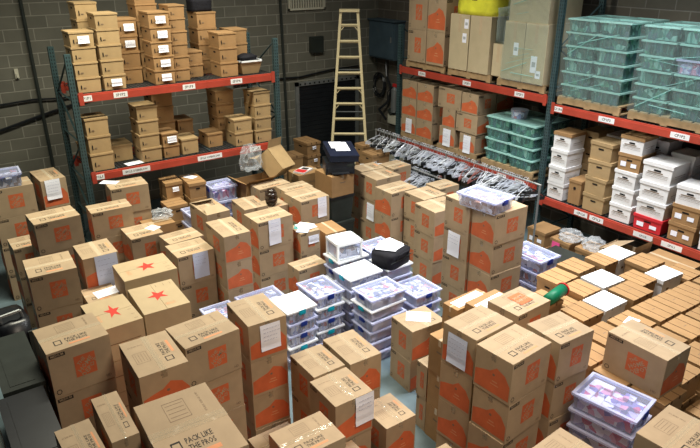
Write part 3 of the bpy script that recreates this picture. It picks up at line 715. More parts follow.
DESC = {
'q1': 'stack at left foreground beside black bins', 'g2': 'stack at bottom left with taped glossy flaps', 'g1': 'big stack at bottom edge, left of centre', 'g3': 'stack in the bottom left corner',
'q2': 'foreground stack right of stack by black bins', 'q2b': 'stack between star boxes and foreground paper-labelled stack', 'q3': 'tall narrow stack with big handwritten front sheet', 'q3u': 'single box at foot of tall narrow stack',
'q4': 'stack nearest the white-lidded totes', 'q5': 'bottom-centre stack with taped front sheet', 'q5b': 'stack behind bottom-centre sheeted stack', 's9': 'stack at bottom edge, left of sheeted stack', 's11': 'low taped stack at bottom centre beside aisle', 's10': 'low stack cut by bottom edge, centre',
's12': 'low stack cut by bottom edge, centre right', 's13': 'short aisle stack with white sheet on top', 's14': 'narrow stack tucked against tall sheeted tower', 's15': 'stepped low stack left of tall towers',
'q6': 'tall tower with blue-lined sheet on left side', 'q7': 'nearest tall tower, centre right', 'q8': 'tower right of nearest tall tower', 's22': 'stack in the bottom right corner', 's22b': 'stack at bottom edge beside pink-filled totes',
's24': 'square-topped tower right of centre', 's25a': 'small stack with white strip, left of two', 's25b': 'small stack with white strip, right of two',
'stA': 'stack just left of tall tote-topped pair', 'b405': 'stack behind the centre aisle pile, under hangers', 'b427': 'stack against the hanger rail, centre', 'Bl': 'left tower under clear purple-latched tote', 'Br': 'right tower under clear purple-latched tote',
'b385': 'stack at front left of centre pile', 'b350': 'far left stack of the centre pile', 'b350b': 'centre pile stack with framed side sheet', 'b370': 'rearmost stack of the centre pile', 'k380': 'dim pile behind printer, right column', 'k365': 'dim pile behind printer, left column',
'q13': 'wide-topped stack before far left sheeted box', 'l1': 'far left stack under blue-lidded tote', 'l2': 'open-flapped stack with taped sheet by left wall', 'l26': 'wide dim stack at left edge', 'l10': 'low stack at left edge behind wide dim stack',
'b75': 'stack with lilac sheet left of star boxes', 'b120': 'stack with lilac note, behind star boxes', 'b138': 'stack behind lilac note box', 'b165': 'stack behind long paper-sheeted box, left', 'b190': 'stack with long sheet right of star boxes',
'st1': 'rear star stack', 'st2': 'right star stack', 'st3': 'left star stack', 'b70': 'stack with pale blue sheet behind left star box',
'b106': 'big box stack touching lower left shelf beam', 'b87': 'long box stack in front of left rack upright', 'q11': 'centre-left stack with long printed sheet', 'q12': 'stack with creased seam left of printed-sheet stack', 'b205': 'stack with raised torn flaps below clear totes',
'b240': 'stack behind creased seam stack', 'b280': 'stack under the brown mug', 'b250': 'flat wide stack under fallen open carton', 'b290': 'flat wide stack right of fallen carton', 'b315': 'stack with curling sheet near grey bins', 'b305': 'stack with papers heaped on top',
'b330': 'low stack right of heaped papers', 'b310': 'low stack left of white cube tote', 'f275': 'filing boxes by rack end with white side labels', 'f310': 'filing boxes left of printer', 'f165': 'filing boxes under lower left shelf, left', 'f190': 'filing boxes under lower left shelf, right', 'f160': 'filing boxes under lower left shelf, front',
's52': 'stack with white logo sheet behind square-topped tower',
'w1': 'white-topped column farthest from camera', 'w2': 'white-topped column in the middle', 'w3': 'white-topped column nearest the green tube', 'w4': 'white-topped column closest to right rack',
'b1': 'lidded column beside purple tote', 'b2': 'lidded column left of farthest white top', 'b3': 'lidded column behind green tube', 'b4': 'lidded column left of middle white top', 'b5': 'lidded column right of green tube', 'b6': 'lidded column between middle and right white tops',
'b7': 'lidded column just behind the middle white top', 'b8': 'lidded column right of farthest white top', 'b9': 'lidded column in wide central row, left', 'b9b': 'lidded column in wide central row, right', 'b10': 'lidded column right behind lone logo box', 'b10b': 'lidded column at right edge, centre row',
'b12': 'lidded column with small white label', 'b13': 'lidded column left of labelled lid', 'b14': 'lidded column touching the rightmost tower', 'b15': 'lidded column behind lone logo box', 'b16': 'lidded column left behind lone logo box', 'b17': 'lidded column under lone logo box, rear',
'b18': 'lidded column right of lone logo box, first', 'b19': 'lidded column right of lone logo box, second', 'b20': 'lidded column right of lone logo box, third', 'b21': 'lidded column under lone logo box, front', 'b22': 'low lidded column by bottom right box', 'b23': 'low lidded column by bottom right box, outer',
'b24': 'lidded column below right white top', 'b25': 'lidded column at right edge, below white top', 'b26': 'lidded column at right edge, front', 'b27': 'lidded column against right rack, near', 'b28': 'lidded column against right rack, beside white top', 'b29': 'lidded column behind nearest white top', 'b30': 'lidded column left of green tube',
}
PAPERS = {  # id: list of (tier from top, face, u, drop below top, width, height)
'q3': [(0, '-y', .02, .03, .20, .27)], 'q5': [(0, '-y', .10, -.0, .19, .29)], 'q6': [(0, '-x', -.01, .06, .22, .30)], 'q11': [(0, '-y', -.02, .0, .19, .37)], 'b315': [(0, '-y', .12, .0, .16, .32)],
'b190': [(0, '-y', .05, -.0, .20, .34)], 'b75': [(0, '-y', .05, -.0, .24, .40)], 'l2': [(0, '-y', -.02, .0, .20, .29)], 'Bl': [(1, '-x', -.02, .04, .22, .34)], 'b350b': [(1, '-x', .08, .05, .20, .30)], 'b305': [(0, '-y', .05, .06, .17, .12)],
'f275': [(0, '-x', 0, .07, .15, .17), (1, '-x', 0, .07, .15, .17)], 'f310': [(0, '-y', 0, .08, .09, .06), (1, '-y', .03, .08, .09, .06), (2, '-y', 0, .08, .09, .06)],
'f165': [(0, '-y', .02, .08, .10, .07)], 'f190': [(1, '-y', .02, .08, .09, .06)],
}
TOPS = {  # id: (x, y, width, depth, rot) sheet lying on the top box
's13': (.02, .03, .21, .28, .9), 's25a': (0, 0, .40, .12, .05), 's25b': (0, 0, .40, .12, .05), 's52': (-.05, -.02, .34, .22, .1), 'f190': (.0, .1, .14, .20, .5), 'b12': (.0, .0, .17, .12, .2), 'b70': (.08, -.02, .28, .17, .1), 'b106': (-.2, .15, .14, .25, .9), 'b120': (.15, .0, .14, .16, .5),
}
ORD = {1: ['lone box'], 2: ['top of two', 'bottom of two'], 3: ['top of three', 'middle of three', 'bottom of three'], 4: ['top of four', 'second of four', 'third of four', 'bottom of four'],
       5: ['top of five', 'second of five', 'middle of five', 'fourth of five', 'bottom of five'],
       6: ['top of six', 'second of six', 'third of six', 'fourth of six', 'fifth of six', 'bottom of six'], 7: ['top of seven', 'second of seven', 'third of seven', 'fourth of seven', 'fifth of seven', 'sixth of seven', 'bottom of seven']}
def clip_label(s):
    wds = s.split()
    if len(wds) > 16: print('LONG LABEL', len(wds), s)
    return s
TOPBOX = {}; TOPZ = {}
rnd = random.Random(11)
DARKIDS = ('b87x',)
def attach_paper(box, face, u, drop, wd, hg, seed, L, W, H, m=None, bluish=False):
    """box scale is compensated so the sheet keeps its size; L, W are world extents along world x, y"""
    me = paper_mesh(wd, hg, seed, m)
    p = ob('paper_label', me, None)
    rz = 0 if face == '-y' else -PI / 2
    off = Vector((u, -W / 2 - .003, H - drop)) if face == '-y' else Vector((-L / 2 - .003, -u, H - drop))
    wm = Matrix.Translation(box.location) @ Matrix.Rotation(box['_yaw'], 4, 'Z') @ Matrix.Translation(off) @ Matrix.Rotation(rz, 4, 'Z')
    bm_ = Matrix.Translation(box.location) @ Matrix.Rotation(box.rotation_euler[2], 4, 'Z') @ Matrix.Diagonal((*box.scale, 1))
    p.parent = box; p.matrix_parent_inverse = Matrix.Identity(4); p.matrix_basis = bm_.inverted() @ wm
    p['label'] = 'white paper sheet taped to the side'
    return p
for (sid, kind, x, y, yaw, wx, wy, n, h) in STACKS:
    if kind == 'tote': continue
    if sid == 'q12' : pass
    desc = DESC[sid]
    for k in range(n):
        tier = n - 1 - k      # from top
        last = tier == 0
        jx = 0 if last else rnd.uniform(-.006, .006); jy = 0 if last else rnd.uniform(-.006, .006); ja = 0 if last else rnd.uniform(-.012, .012)
        fx, fy = wx * .975 - (0 if last else .006), wy * .975 - (0 if last else .006)
        if sid.startswith('st') and sid != 'stA': kd = 'star'; col = 'red-star carton'
        elif kind == 'fx' or kind == 'fy':
            if sid[0] == 'w' and last: kd = 'lidwhite'; col = 'white lidded file box'
            else: kd = 'lidded'; col = 'brown lidded file box'
            if sid in ('k380', 'k365', 'f275', 'f310', 'f165', 'f190', 'f160'): kd = 'lidded'; col = 'brown filing box'
        elif kind == 'sm': kd = 'plain'; col = 'small brown carton'
        else: kd = 'hd'; col = 'orange-printed moving box'
        if sid in ('b330', 's25a', 's25b', 's52', 'b138') and kd == 'hd': kd = 'plain'; col = 'unprinted brown carton'
        if sid == 'g1': col = 'shiny-taped moving box'
        lab = clip_label('%s, %s, %s' % (col, ORD[n][tier], desc))
        if kind in ('hdy', 'fy', 'sy'): rz, a, c = yaw + PI / 2, fy, fx
        else: rz, a, c = yaw, fx, fy
        t = make_box(kd, lab, x + jx, y + jy, h * k + .0005, rz + ja, a, c, h - .0015, group='boxes in the ' + desc if 0 else None)
        t['_yaw'] = yaw + ja
        for (tt, face, u, drop, wd, hg) in PAPERS.get(sid, ()):
            if tt == tier: attach_paper(t, face, u, drop, wd, hg, hash(sid) % 97 if 0 else len(sid) * 7 + tt + n, fx, fy, h, PAPERB if sid in ('b75', 'b190', 'q6') else PAPER)
        if last: TOPBOX[sid] = t; TOPZ[sid] = h * n
for t in list(TOPBOX.values()):
    pass
for sid, (dx, dy, wd, dp, rt) in TOPS.items():
    t = TOPBOX[sid]; z = TOPZ[sid]
    c, s = math.cos(t['_yaw']), math.sin(t['_yaw'])
    o = ob('paper_sheet', flat_paper(wd, dp, len(sid)), None, (t.location.x + c * dx - s * dy, t.location.y + s * dx + c * dy, z - .0005), t['_yaw'] + rt)
    tag(o, 'white sheet of paper lying on the ' + DESC[sid], 'paper')
for o in COL.objects:
    if '_yaw' in o: del o['_yaw']

tb = TOPBOX['s24']; m = MB(); M_ = frame((.04, .02, .409), (1, 0, 0), (0, 1, 0)); rect(m, M_, 0, 0, .20, .20, 0)
put_text(m, 'HOME', M_ @ Matrix.Translation((0, .03, .0008)), .055, 1); put_text(m, 'DEPOT', M_ @ Matrix.Translation((0, -.03, .0008)), .055, 1)
o = ob('top_logo', m.mesh('top_logo', [ORANGE, KRAFT]), tb); o['label'] = 'orange square logo printed on top'
# torn, raised flaps on the stack below the clear totes
tb = TOPBOX['b205']
for sx in (-1, 1):
    m = MB(); m.face([(sx * .28, -.20, .404), (sx * .28, .20, .404), (sx * .12, .17, .455), (sx * .10, -.12, .46)]); ob('raised_flap', m.mesh('raised_flap', KRAFT), tb)

# lone logo box standing on the lidded boxes
make_box('hd', 'moving box with orange square logo standing alone on the lidded file boxes', 4.93, 2.35, 1.082, PI / 2, .56, .375, .39)

# ------------------------------------------------------------------ totes
_tm = {}
def tote_meshes(key, clear, lid, latch, stuff):
    if key in _tm: return _tm[key]
    L, W, H = .56, .42, .16
    b = MB(); b.frustum((-L / 2 + .015, -W / 2 + .015, 0), (L / 2 - .015, W / 2 - .015, H - .02), .02, top=False)
    b.box((-L / 2 + .004, -W / 2 + .004, H - .030), (L / 2 - .004, -W / 2 + .016, H - .020)); b.box((-L / 2 + .004, W / 2 - .016, H - .030), (L / 2 - .004, W / 2 - .004, H - .020))
    for sx in (-1, 1):
        for q in range(4): b.box((sx * (L / 2 - .022) - .004, -.12 + q * .075, .02), (sx * (L / 2 - .022) + .004, -.10 + q * .075, H - .04))
    bod = b.mesh('tote_bin', clear)
    l = MB()
    for (x0, y0, x1, y1) in ((-L / 2, -W / 2, L / 2, -W / 2 + .028), (-L / 2, W / 2 - .028, L / 2, W / 2), (-L / 2, -W / 2 + .028, -L / 2 + .028, W / 2 - .028), (L / 2 - .028, -W / 2 + .028, L / 2, W / 2 - .028)): l.box((x0, y0, H - .020), (x1, y1, H), 1)
    l.face([(-L / 2 + .02, -W / 2 + .02, H - .006), (L / 2 - .02, -W / 2 + .02, H - .006), (L / 2 - .02, W / 2 - .02, H - .006), (-L / 2 + .02, W / 2 - .02, H - .006)])
    li = l.mesh('tote_lid', [lid, {CLEAR: LIDC, LIDC: LIDR, LIDG: LIDGR}.get(lid, lid)])
    la = MB(); la.box((-.045, -.012, -.045), (.045, .010, .012)); la.box((-.035, -.018, -.035), (.035, -.012, -.005)); lm = la.mesh('tote_latch', latch)
    r = random.Random(key); c = MB()
    nx, ny = 5, 4
    for i in range(nx):
        for j in range(ny):
            x0 = -L / 2 + .045 + (L - .09) * i / nx; y0 = -W / 2 + .045 + (W - .09) * j / ny
            c.box((x0, y0, .006), (x0 + (L - .09) / nx * .97, y0 + (W - .09) / ny * .97, H - .024 - (r.random() ** 2) * .05))
    cm = c.mesh('tote_contents', stuff)
    _tm[key] = (bod, li, lm, cm); return _tm[key]
TOTES = {'clear': ('clear', CLEAR, LIDC, BLUEL, STUFF), 'white': ('white', CLEAR, WLID, TEAL, STUFF), 'pink': ('pink', CLEAR, LIDC, BLUEL, STUFFP), 'green': ('green', CLEARG, LIDG, CLEARG, STUFFG), 'brown': ('brown', CLEAR, LIDC, BLUEL, STUFFB)}
def tote(style, label, x, y, z, rz, wx, wy, h, along_x=True, group=None, latches=True, name='storage_tote'):
    if not along_x: rz += PI / 2; wx, wy = wy, wx
    L, W, H = .56, .42, .16
    t = thing(name, label, 'storage tote', (x, y, z), rz, group, (wx / L, wy / W, h / H))
    bod, li, lm, cm = tote_meshes(*TOTES[style])
    ob('bin', bod, t); ld = ob('lid', li, t); ob('packed_goods', cm, t, (0, 0, .002))
    if latches:
        for sx in (-1, 1): ob('latch', lm, ld, (sx * (L / 2 - .008), 0, H - .018), sx * PI / 2)
    return t
TST = {'C1': (['clear', 'white', 'clear', 'clear', 'clear', 'clear'], 'front of the central tote island'), 'C2': (['white', 'clear', 'white', 'clear', 'clear', 'clear'], 'middle of the central tote island'), 'C3': (['white', 'clear', 'white', 'clear', 'white', 'clear'], 'central island column under the white cube'),
       'C4': (['clear', 'white', 'clear', 'white', 'clear'], 'left side of the central tote island'), 'C5': (['clear', 'clear', 'clear', 'clear', 'clear'], 'right front of the central tote island'), 'C6': (['white', 'clear', 'clear', 'clear', 'clear', 'clear'], 'central island column under black bag'),
       'C7': (['clear', 'clear', 'white', 'clear', 'clear', 'clear'], 'rear right of the central tote island'), 'D1': (['white', 'clear', 'clear', 'white', 'clear'], 'left tote group beside sheeted tower'), 'D2': (['clear', 'clear', 'clear', 'clear'], 'left tote group, broad clear lid'), 'D3': (['clear', 'clear', 'clear', 'clear'], 'left tote group, purple-tinted lid'),
       'E1': (['clear', 'clear', 'clear', 'clear', 'clear'], 'purple-lidded totes below right rack'), 'E2': (['pink', 'clear', 'clear', 'clear', 'clear'], 'totes below the lower left shelf'), 'E3': (['pink', 'pink', 'clear', 'clear', 'clear', 'clear', 'clear'], 'pink-filled tote stack at bottom right'), 'E4': (['clear', 'clear', 'clear', 'clear', 'clear'], 'tilted paper-covered totes left of shelf totes')}
SPOS = {s[0]: s for s in STACKS}
for sid, (styles, desc) in TST.items():
    _, _, x, y, yaw, wx, wy, n, h = SPOS[sid]
    for k in range(n):
        tier = n - 1 - k; r = rnd
        st = styles[tier]
        nm = {'clear': 'clear plastic tote', 'white': 'white-lidded clear tote', 'pink': 'clear tote of pink goods'}[st]
        j = 0 if tier == 0 else .008
        tote(st, clip_label('%s, %s, %s' % (nm, ORD[n][tier], desc)), x + r.uniform(-j, j), y + r.uniform(-j, j), h * k + .0005, yaw + r.uniform(-j, j) * 6, wx * .97, wy * .97, h - .0015, along_x=wx >= wy)
    TOPZ[sid] = n * h
tote('brown', 'clear purple-latched tote lying on the two tall boxes', 5.71, 5.08, TOPZ['Br'] + .001, .13, .42, .60, .17, along_x=False)
tote('clear', 'blue-lidded clear tote on the box at far left wall', .90, 9.48, TOPZ['l1'] + .001, -.05, .48, .36, .19)

# white cube tote, black bag on the island
x, y = SPOS['C3'][2:4]; z = TOPZ['C3'] + .001
t = thing('drawer_cube', 'small clear drawer cube with white frame and top on central totes', 'drawer box', (x - .03, y, z), -.12)
m = MB(); a, c, h = .17, .15, .24
for sx in (-1, 1):
    for sy in (-1, 1): m.box((sx * a - .014, sy * c - .014, 0), (sx * a + .014, sy * c + .014, h))
m.box((-a, -c, 0), (a, c, .02)); m.box((-a - .018, -c - .018, h - .035), (a + .018, c + .018, h)); ob('frame', m.mesh('cube_frame', WLID), t)
m = MB(); m.box((-a + .006, -c + .006, .02), (a - .006, c - .006, h - .036)); ob('clear_drawer', m.mesh('cube_drawer', CLEAR), t)
m = MB(); m.box((-a + .03, -c + .03, .022), (-.02, c - .03, .14)); m.box((.0, -c + .04, .022), (a - .03, c - .05, .12)); ob('drawer_goods', m.mesh('cube_goods', STUFF), t)
def soft_box(name, wx, wy, h, m_, seed, bulge=.02):
    bm = bmesh.new(); bmesh.ops.create_cube(bm, size=1); bmesh.ops.subdivide_edges(bm, edges=bm.edges, cuts=4, use_grid_fill=True)
    r = random.Random(seed)
    for v in bm.verts:
        p = v.co; k = (1 - (2 * p.x) ** 4) * (1 - (2 * p.y) ** 4)
        q = p.copy(); f = 1 - .12 * (abs(2 * p.x * 2 * p.y)) ** 3
        v.co = Vector((q.x * wx * f + r.uniform(-1, 1) * bulge * .3, q.y * wy * f + r.uniform(-1, 1) * bulge * .3, (q.z + .5) * h + (bulge * k * r.uniform(.2, 1) if q.z > .4 else 0)))
    me = bpy.data.meshes.new(name); bm.to_mesh(me); bm.free(); me.materials.append(m_)
    me.polygons.foreach_set('use_smooth', [True] * len(me.polygons)); return me
x, y = SPOS['C6'][2:4]; z = TOPZ['C6'] + .001
t = thing('black_bag', 'black fabric bag with white sheets on top, on central totes', 'bag', (x - .02, y - .02, z), .25)
ob('bag_body', soft_box('bag', .46, .36, .19, BLACKF, 3), t)
m = MB(); m.path([(-.12, -.18, .12), (-.10, -.21, .19), (0, -.215, .20), (.10, -.21, .19), (.12, -.18, .12)], .012, n=6); ob('handle', m.mesh('bag_handle', BLACKF), t)
m = MB(); m.path([(-.22, -.17, .10), (0, -.185, .10), (.22, -.17, .10)], .005); ob('zip', m.mesh('bag_zip', DGREY), t)
for k, (dx, dy, rr) in enumerate(((.02, .02, .3), (-.07, .0, .7), (.06, .07, .1))):
    tag(ob('paper_sheet', flat_paper(.20, .27, k + 3), None, (x + dx, y + dy, z + .212 + .003 * k), rr), 'white paper sheet on the black bag, %s of three' % ('lowest', 'middle', 'uppermost')[k], 'paper')
# handheld black case and disc in the aisle
t = thing('equipment_case', 'long black case lying in the aisle with a white disc on it', 'case', (5.00, 4.72, 0), -.55)
m = MB(); m.box((-.14, -.40, 0), (.14, .40, .26)); m.box((-.12, -.38, .26), (.12, .38, .285)); ob('case_body', m.mesh('case_body', BLACKP), t)
for sy in (-1, 1):
    m = MB(); m.box((-.15, sy * .2 - .03, .18), (-.14, sy * .2 + .03, .24)); ob('clasp', m.mesh('case_clasp', STEEL), t)
m = MB(); m.bar((0, 0, 0), (0, 0, .025), .10, n=20); m.bar((0, 0, .025), (0, 0, .028), .035, 1, n=16); tag(ob('tape_roll', m.mesh('tape_roll', [WHITEC, DGREY]), None, (5.08, 4.62, .286)), 'white round tape roll on the black case', 'roll')
# mug
z = TOPZ['b280']; bx = TOPBOX['b280'].location
t = thing('dark_mug', 'glossy dark brown rounded vase standing on a box', 'vase', (bx.x - .08, bx.y - .08, z + .001))
m = MB(); prof = [(.05, 0), (.085, .05), (.10, .13), (.085, .22), (.05, .27), (.035, .275)]; N_ = 16
for (r0, z0), (r1, z1) in zip(prof, prof[1:]): m.bar((0, 0, z0), (0, 0, z1), r0, n=N_, r2=r1)
ob('vase_body', m.mesh('vase', mat('dark_brown_glaze', (.03, .018, .012), .2, spec=.6), True), t)

# papers heaped on b305
bx = TOPBOX['b305'].location; z = TOPZ['b305']
for k in range(5):
    m_ = (PAPER, PAPER, PAPERB, PAPER, mat('teal_folder', (.10, .35, .33), .6))[4 - k]
    tag(ob('document', flat_paper(.24, .17, k, m_), None, (bx.x + .05 * math.sin(k * 2.1), bx.y + .05 * math.cos(k * 1.7), z + .001 + .0035 * k), k * .7 - .6), ('teal folder', 'pale blue sheet', 'white sheet', 'creased white sheet', 'small white card')[k] + ' in paper heap left of white cube', 'paper')

# black printer with papers on dark bins
t = thing('storage_bin', 'dark grey bin at bottom of the printer pile', 'bin', (5.63, 8.35, 0)); 
def bin_(t, wx, wy, h, m_, lm):
    m = MB(); m.frustum((-wx / 2, -wy / 2, 0), (wx / 2, wy / 2, h - .03), .03); ob('bin', m.mesh('bin_body', m_), t)
    m = MB(); m.box((-wx / 2 - .012, -wy / 2 - .012, h - .045), (wx / 2 + .012, wy / 2 + .012, h)); m.box((-wx / 2 + .05, -wy / 2 + .05, h), (wx / 2 - .05, wy / 2 - .05, h + .004)); ob('lid', m.mesh('bin_lid', lm), t)
bin_(t, .46, .50, .46, DGREY, DGREY)
t = thing('storage_bin', 'dark grey bin in the middle of the printer pile', 'bin', (5.63, 8.35, .462)); bin_(t, .45, .48, .46, DGREY, BLACKP)
make_box('plain', 'dim brown carton directly beneath the black printer', 5.63, 8.35, .926, PI / 2, .50, .44, .36)
t = thing('black_printer', 'black printer with raised lid on a pile left of the centre stacks', 'printer', (5.70, 8.33, 1.288), -.45)
m = MB(); m.box((-.24, -.20, 0), (.24, .20, .20)); m.box((-.20, -.22, .04), (.20, -.20, .12)); ob('printer_body', m.mesh('printer_body', BLACKP), t)
m = MB(); m.box((-.14, -.30, .03), (.14, -.20, .045)); ob('paper_tray', m.mesh('paper_tray', BLACKP), t)
m = MB(); m.box((.12, -.205, .125), (.22, -.2, .165)); ob('control_panel', m.mesh('printer_panel', DGREY), t)
t2 = thing('black_scanner', 'flat navy-black scanner tilted on the printer, white sheets on top', 'scanner', (5.76, 8.36, 1.545), -.45)
t2.rotation_euler = (.16, .06, -.35)
m = MB(); m.box((-.24, -.28, 0), (.24, .28, .09)); ob('scanner_body', m.mesh('scanner_body', NAVY), t2)
m = MB(); m.box((-.245, -.285, .09), (.245, .285, .115)); ob('scanner_lid', m.mesh('scanner_lid', NAVY), t2)
m = MB(); m.box((-.10, -.10, .116), (.14, .24, .119)); m.box((-.16, .0, .119), (.06, .25, .121)); o = ob('paper_sheets', m.mesh('scanner_paper', PAPER), t2); o['label'] = 'white sheets'
for s_ in (-1, 1):
    m = MB(); m.bar((s_ * .2, .16, -.06), (s_ * .2, .16, 0), .02); ob('hinge', m.mesh('scanner_hinge', BLACKP), t2)

# fallen open carton, bubble wrap, open box behind totes
t = thing('open_carton', 'opened brown carton leaning on its side among bubble wrap', 'box', (4.93, 8.82, 1.28), 0)
t.rotation_euler = (-.75, .1, .55)
m = MB(); L_, W_, H_ = .44, .30, .42; th = .006
m.box((-L_ / 2, -W_ / 2, 0), (L_ / 2, -W_ / 2 + th, H_)); m.box((-L_ / 2, W_ / 2 - th, 0), (L_ / 2, W_ / 2, H_)); m.box((-L_ / 2, -W_ / 2, 0), (-L_ / 2 + th, W_ / 2, H_)); m.box((L_ / 2 - th, -W_ / 2, 0), (L_ / 2, W_ / 2, H_)); m.box((-L_ / 2, -W_ / 2, 0), (L_ / 2, W_ / 2, th))
ob('carton_wall', m.mesh('open_carton', TAN), t)
for sg in (-1, 1):
    m = MB(); m.face([(-L_ / 2, sg * W_ / 2, H_), (L_ / 2, sg * W_ / 2, H_), (L_ / 2, sg * (W_ / 2 + .10), H_ + .09), (-L_ / 2, sg * (W_ / 2 + .10), H_ + .09)]); ob('flap', m.mesh('open_flap', TAN), t)
t = thing('open_carton', 'open empty dark carton with spread flaps left of the fallen carton', 'box', (4.45, 8.95, .80), .04)
m = MB(); L_, W_, H_ = .50, .38, .42
for a_, c_ in (((-L_ / 2, -W_ / 2, 0), (L_ / 2, -W_ / 2 + th, H_)), ((-L_ / 2, W_ / 2 - th, 0), (L_ / 2, W_ / 2, H_)), ((-L_ / 2, -W_ / 2, 0), (-L_ / 2 + th, W_ / 2, H_)), ((L_ / 2 - th, -W_ / 2, 0), (L_ / 2, W_ / 2, H_)), ((-L_ / 2, -W_ / 2, 0), (L_ / 2, W_ / 2, th))): m.box(a_, c_)
ob('carton_wall', m.mesh('open_carton', KRAFT2), t)
for (x0, y0, x1, y1, dx, dy) in ((-L_ / 2, -W_ / 2, L_ / 2, -W_ / 2, 0, -.12), (L_ / 2, -W_ / 2, L_ / 2, W_ / 2, .16, 0), (-L_ / 2, W_ / 2, -L_ / 2, -W_ / 2, -.14, 0)):
    m = MB(); m.face([(x0, y0, H_), (x1, y1, H_), (x1 + dx, y1 + dy, H_ + .08), (x0 + dx, y0 + dy, H_ + .08)]); ob('flap', m.mesh('open_flap', KRAFT2), t)
make_box('plain', 'plain carton holding up the open empty carton', 4.45, 8.95, .40, 0, .52, .40, .398)
make_box('plain', 'plain carton on the floor below the open empty carton', 4.45, 8.95, .0005, 0, .52, .40, .398)
def crumple(name, r0, sx, sy, sz, m_, seed, sub=3):
    bm = bmesh.new(); bmesh.ops.create_icosphere(bm, subdivisions=sub, radius=r0); r = random.Random(seed)
    for v in bm.verts:
        k = 1 + r.uniform(-.22, .22); v.co = Vector((v.co.x * sx * k, v.co.y * sy * k, max(-.5 * r0, v.co.z) * sz * k))
    me = bpy.data.meshes.new(name); bm.to_mesh(me); bm.free(); me.materials.append(m_); return me
tag(ob('bubble_wrap', crumple('bubble', .17, 1.1, .7, 1.5, BUBBLE, 5), None, (4.42, 8.95, 1.54)), 'crumpled clear bubble wrap above the open cartons', 'bubble wrap')
tag(ob('bubble_wrap', crumple('bubble', .15, 1.0, .8, .6, BUBBLE, 8), None, (2.75, 8.62, 1.10)), 'crumpled clear plastic between boxes left of shelf totes', 'plastic wrap')
# flat bag of goods / magazine on f275 neighbour
make_box('plain', 'brown carton with red and white packet on top by rack end', 5.66, 9.35, .62, 0, .50, .40, .40)
make_box('plain', 'brown carton below the packet box by rack end', 5.66, 9.35, .0, 0, .50, .40, .615)
m = MB(); m.box((-.16, -.11, 0), (.16, .11, .03)); m.box((-.15, -.10, .03), (0, .10, .032), 1); m.box((.02, -.06, .03), (.12, .06, .032), 2); tag(ob('printed_packet', m.mesh('packet', [WHITEC, REDP, BLACKINK]), None, (5.62, 9.33, 1.022), .5), 'red and white printed packet on a carton by rack end', 'packet')

# green tube with red rim
t = thing('wrapping_tube', 'short green roll with red and white ends lying among lidded boxes', 'roll', (5.36, 3.64, 1.19), 0)
m = MB(); m.bar((-.17, -.03, 0), (.15, .03, 0), .065, n=18); ob('green_roll', m.mesh('green_roll', GREENP, True), t)
m = MB(); m.bar((.15, .03, 0), (.165, .0325, 0), .078, n=18); ob('red_end_cap', m.mesh('red_cap', REDP), t)
make_box('lidded', 'brown lidded file box under the green roll, top of four', 5.26, 3.74, .84, 0, .36, .30, .28)
make_box('lidded', 'brown lidded file box under the green roll, second of four', 5.26, 3.74, .56, 0, .36, .30, .278)
make_box('lidded', 'brown lidded file box under the green roll, third of four', 5.26, 3.74, .28, 0, .36, .30, .278)
make_box('lidded', 'brown lidded file box under the green roll, bottom of four', 5.26, 3.74, .0, 0, .36, .30, .278)

# black bins and case at left edge
t = thing('wheeled_bin', 'large black plastic bin at the bottom left, dull green lid', 'bin', (.295, 5.34, 0), .0); bin_(t, .29, .88, 1.42, BLACKP, DGREY)
t = thing('wheeled_bin', 'tall black bin at the very bottom left beside first stack', 'bin', (.255, 4.43, 0), .0); bin_(t, .31, .84, 1.40, BLACKP, BLACKP)
t = thing('rolling_case', 'black rolling suitcase with grey handle at the left edge', 'suitcase', (.40, 6.38, 0), .1)
ob('case_shell', soft_box('case', .30, .46, 1.30, BLACKP, 9, .02), t)
m = MB(); m.path([(-.10, -.1, 1.28), (-.10, -.12, 1.38), (.08, -.12, 1.39), (.10, -.1, 1.28)], .016, n=6); ob('carry_handle', m.mesh('case_handle', STEEL), t)
for sx in (-1, 1):
    m = MB(); m.box((sx * .11 - .02, -.25, .05), (sx * .11 + .02, -.23, 1.2)); ob('corner_guard', m.mesh('corner_guard', DGREY), t)
m = MB(); m.box((-.28, -.8, 0), (.28, .8, 1.22)); tag(ob('wrapped_carton', m.mesh('wrapped_carton', RUST), None, (-.22, 4.7, 0)), 'red brown carton glossy with wrap at bottom left edge', 'box')
tag(ob('plastic_sheet', soft_box('sheet', .54, 1.56, .03, WRAP, 4, .03), None, (-.22, 4.7, 1.221)), 'shiny clear film spread on the red brown carton', 'plastic sheet')

# ------------------------------------------------------------------ filing boxes on the left wall rack
def side_label(t, wd, hg, u, zc, L, W, H, seed, face='-y'):
    p = attach_paper(t, face, u, 0, wd, hg, seed, L, W, zc + hg / 2, PAPER); p['label'] = 'white printed label'
def rack_col(desc, x0, x1, y, z0, n, h, labels=(), kind='rack', dep=.40, shade=None):
    xs = (x0 + x1) / 2; wd = x1 - x0
    for k in range(n):
        tier = n - 1 - k
        j = rnd.uniform(-.006, .006)
        t = make_box(kind, clip_label('%s filing box, %s, %s' % ('label-fronted' if tier in labels else 'tan', ORD[n][tier], desc)), xs + j, y + dep / 2, z0 + .002 + k * h, rnd.uniform(-.01, .01), wd * .98, dep, h - .001, group=None)
        t['_yaw'] = 0.0
        if tier in labels: side_label(t, .15, .10, .02, h * .48, wd, dep, h, tier + n)
        del t['_yaw']
UZ, LZ = 2.805, 1.645
f0 = LY + .06
rack_col('leftmost column, upper left shelf', 2.06, 2.40, f0, UZ, 4, .207, (0,))
rack_col('second column, upper left shelf', 2.42, 2.75, f0, UZ, 5, .21, (4,))
rack_col('short back column behind first two, upper left shelf', 2.30, 2.62, f0 + .46, UZ, 5, .235)
rack_col('dim column behind second, upper left shelf', 2.80, 3.10, f0 + .30, UZ, 4, .235, (0, 1), kind='rackdark')
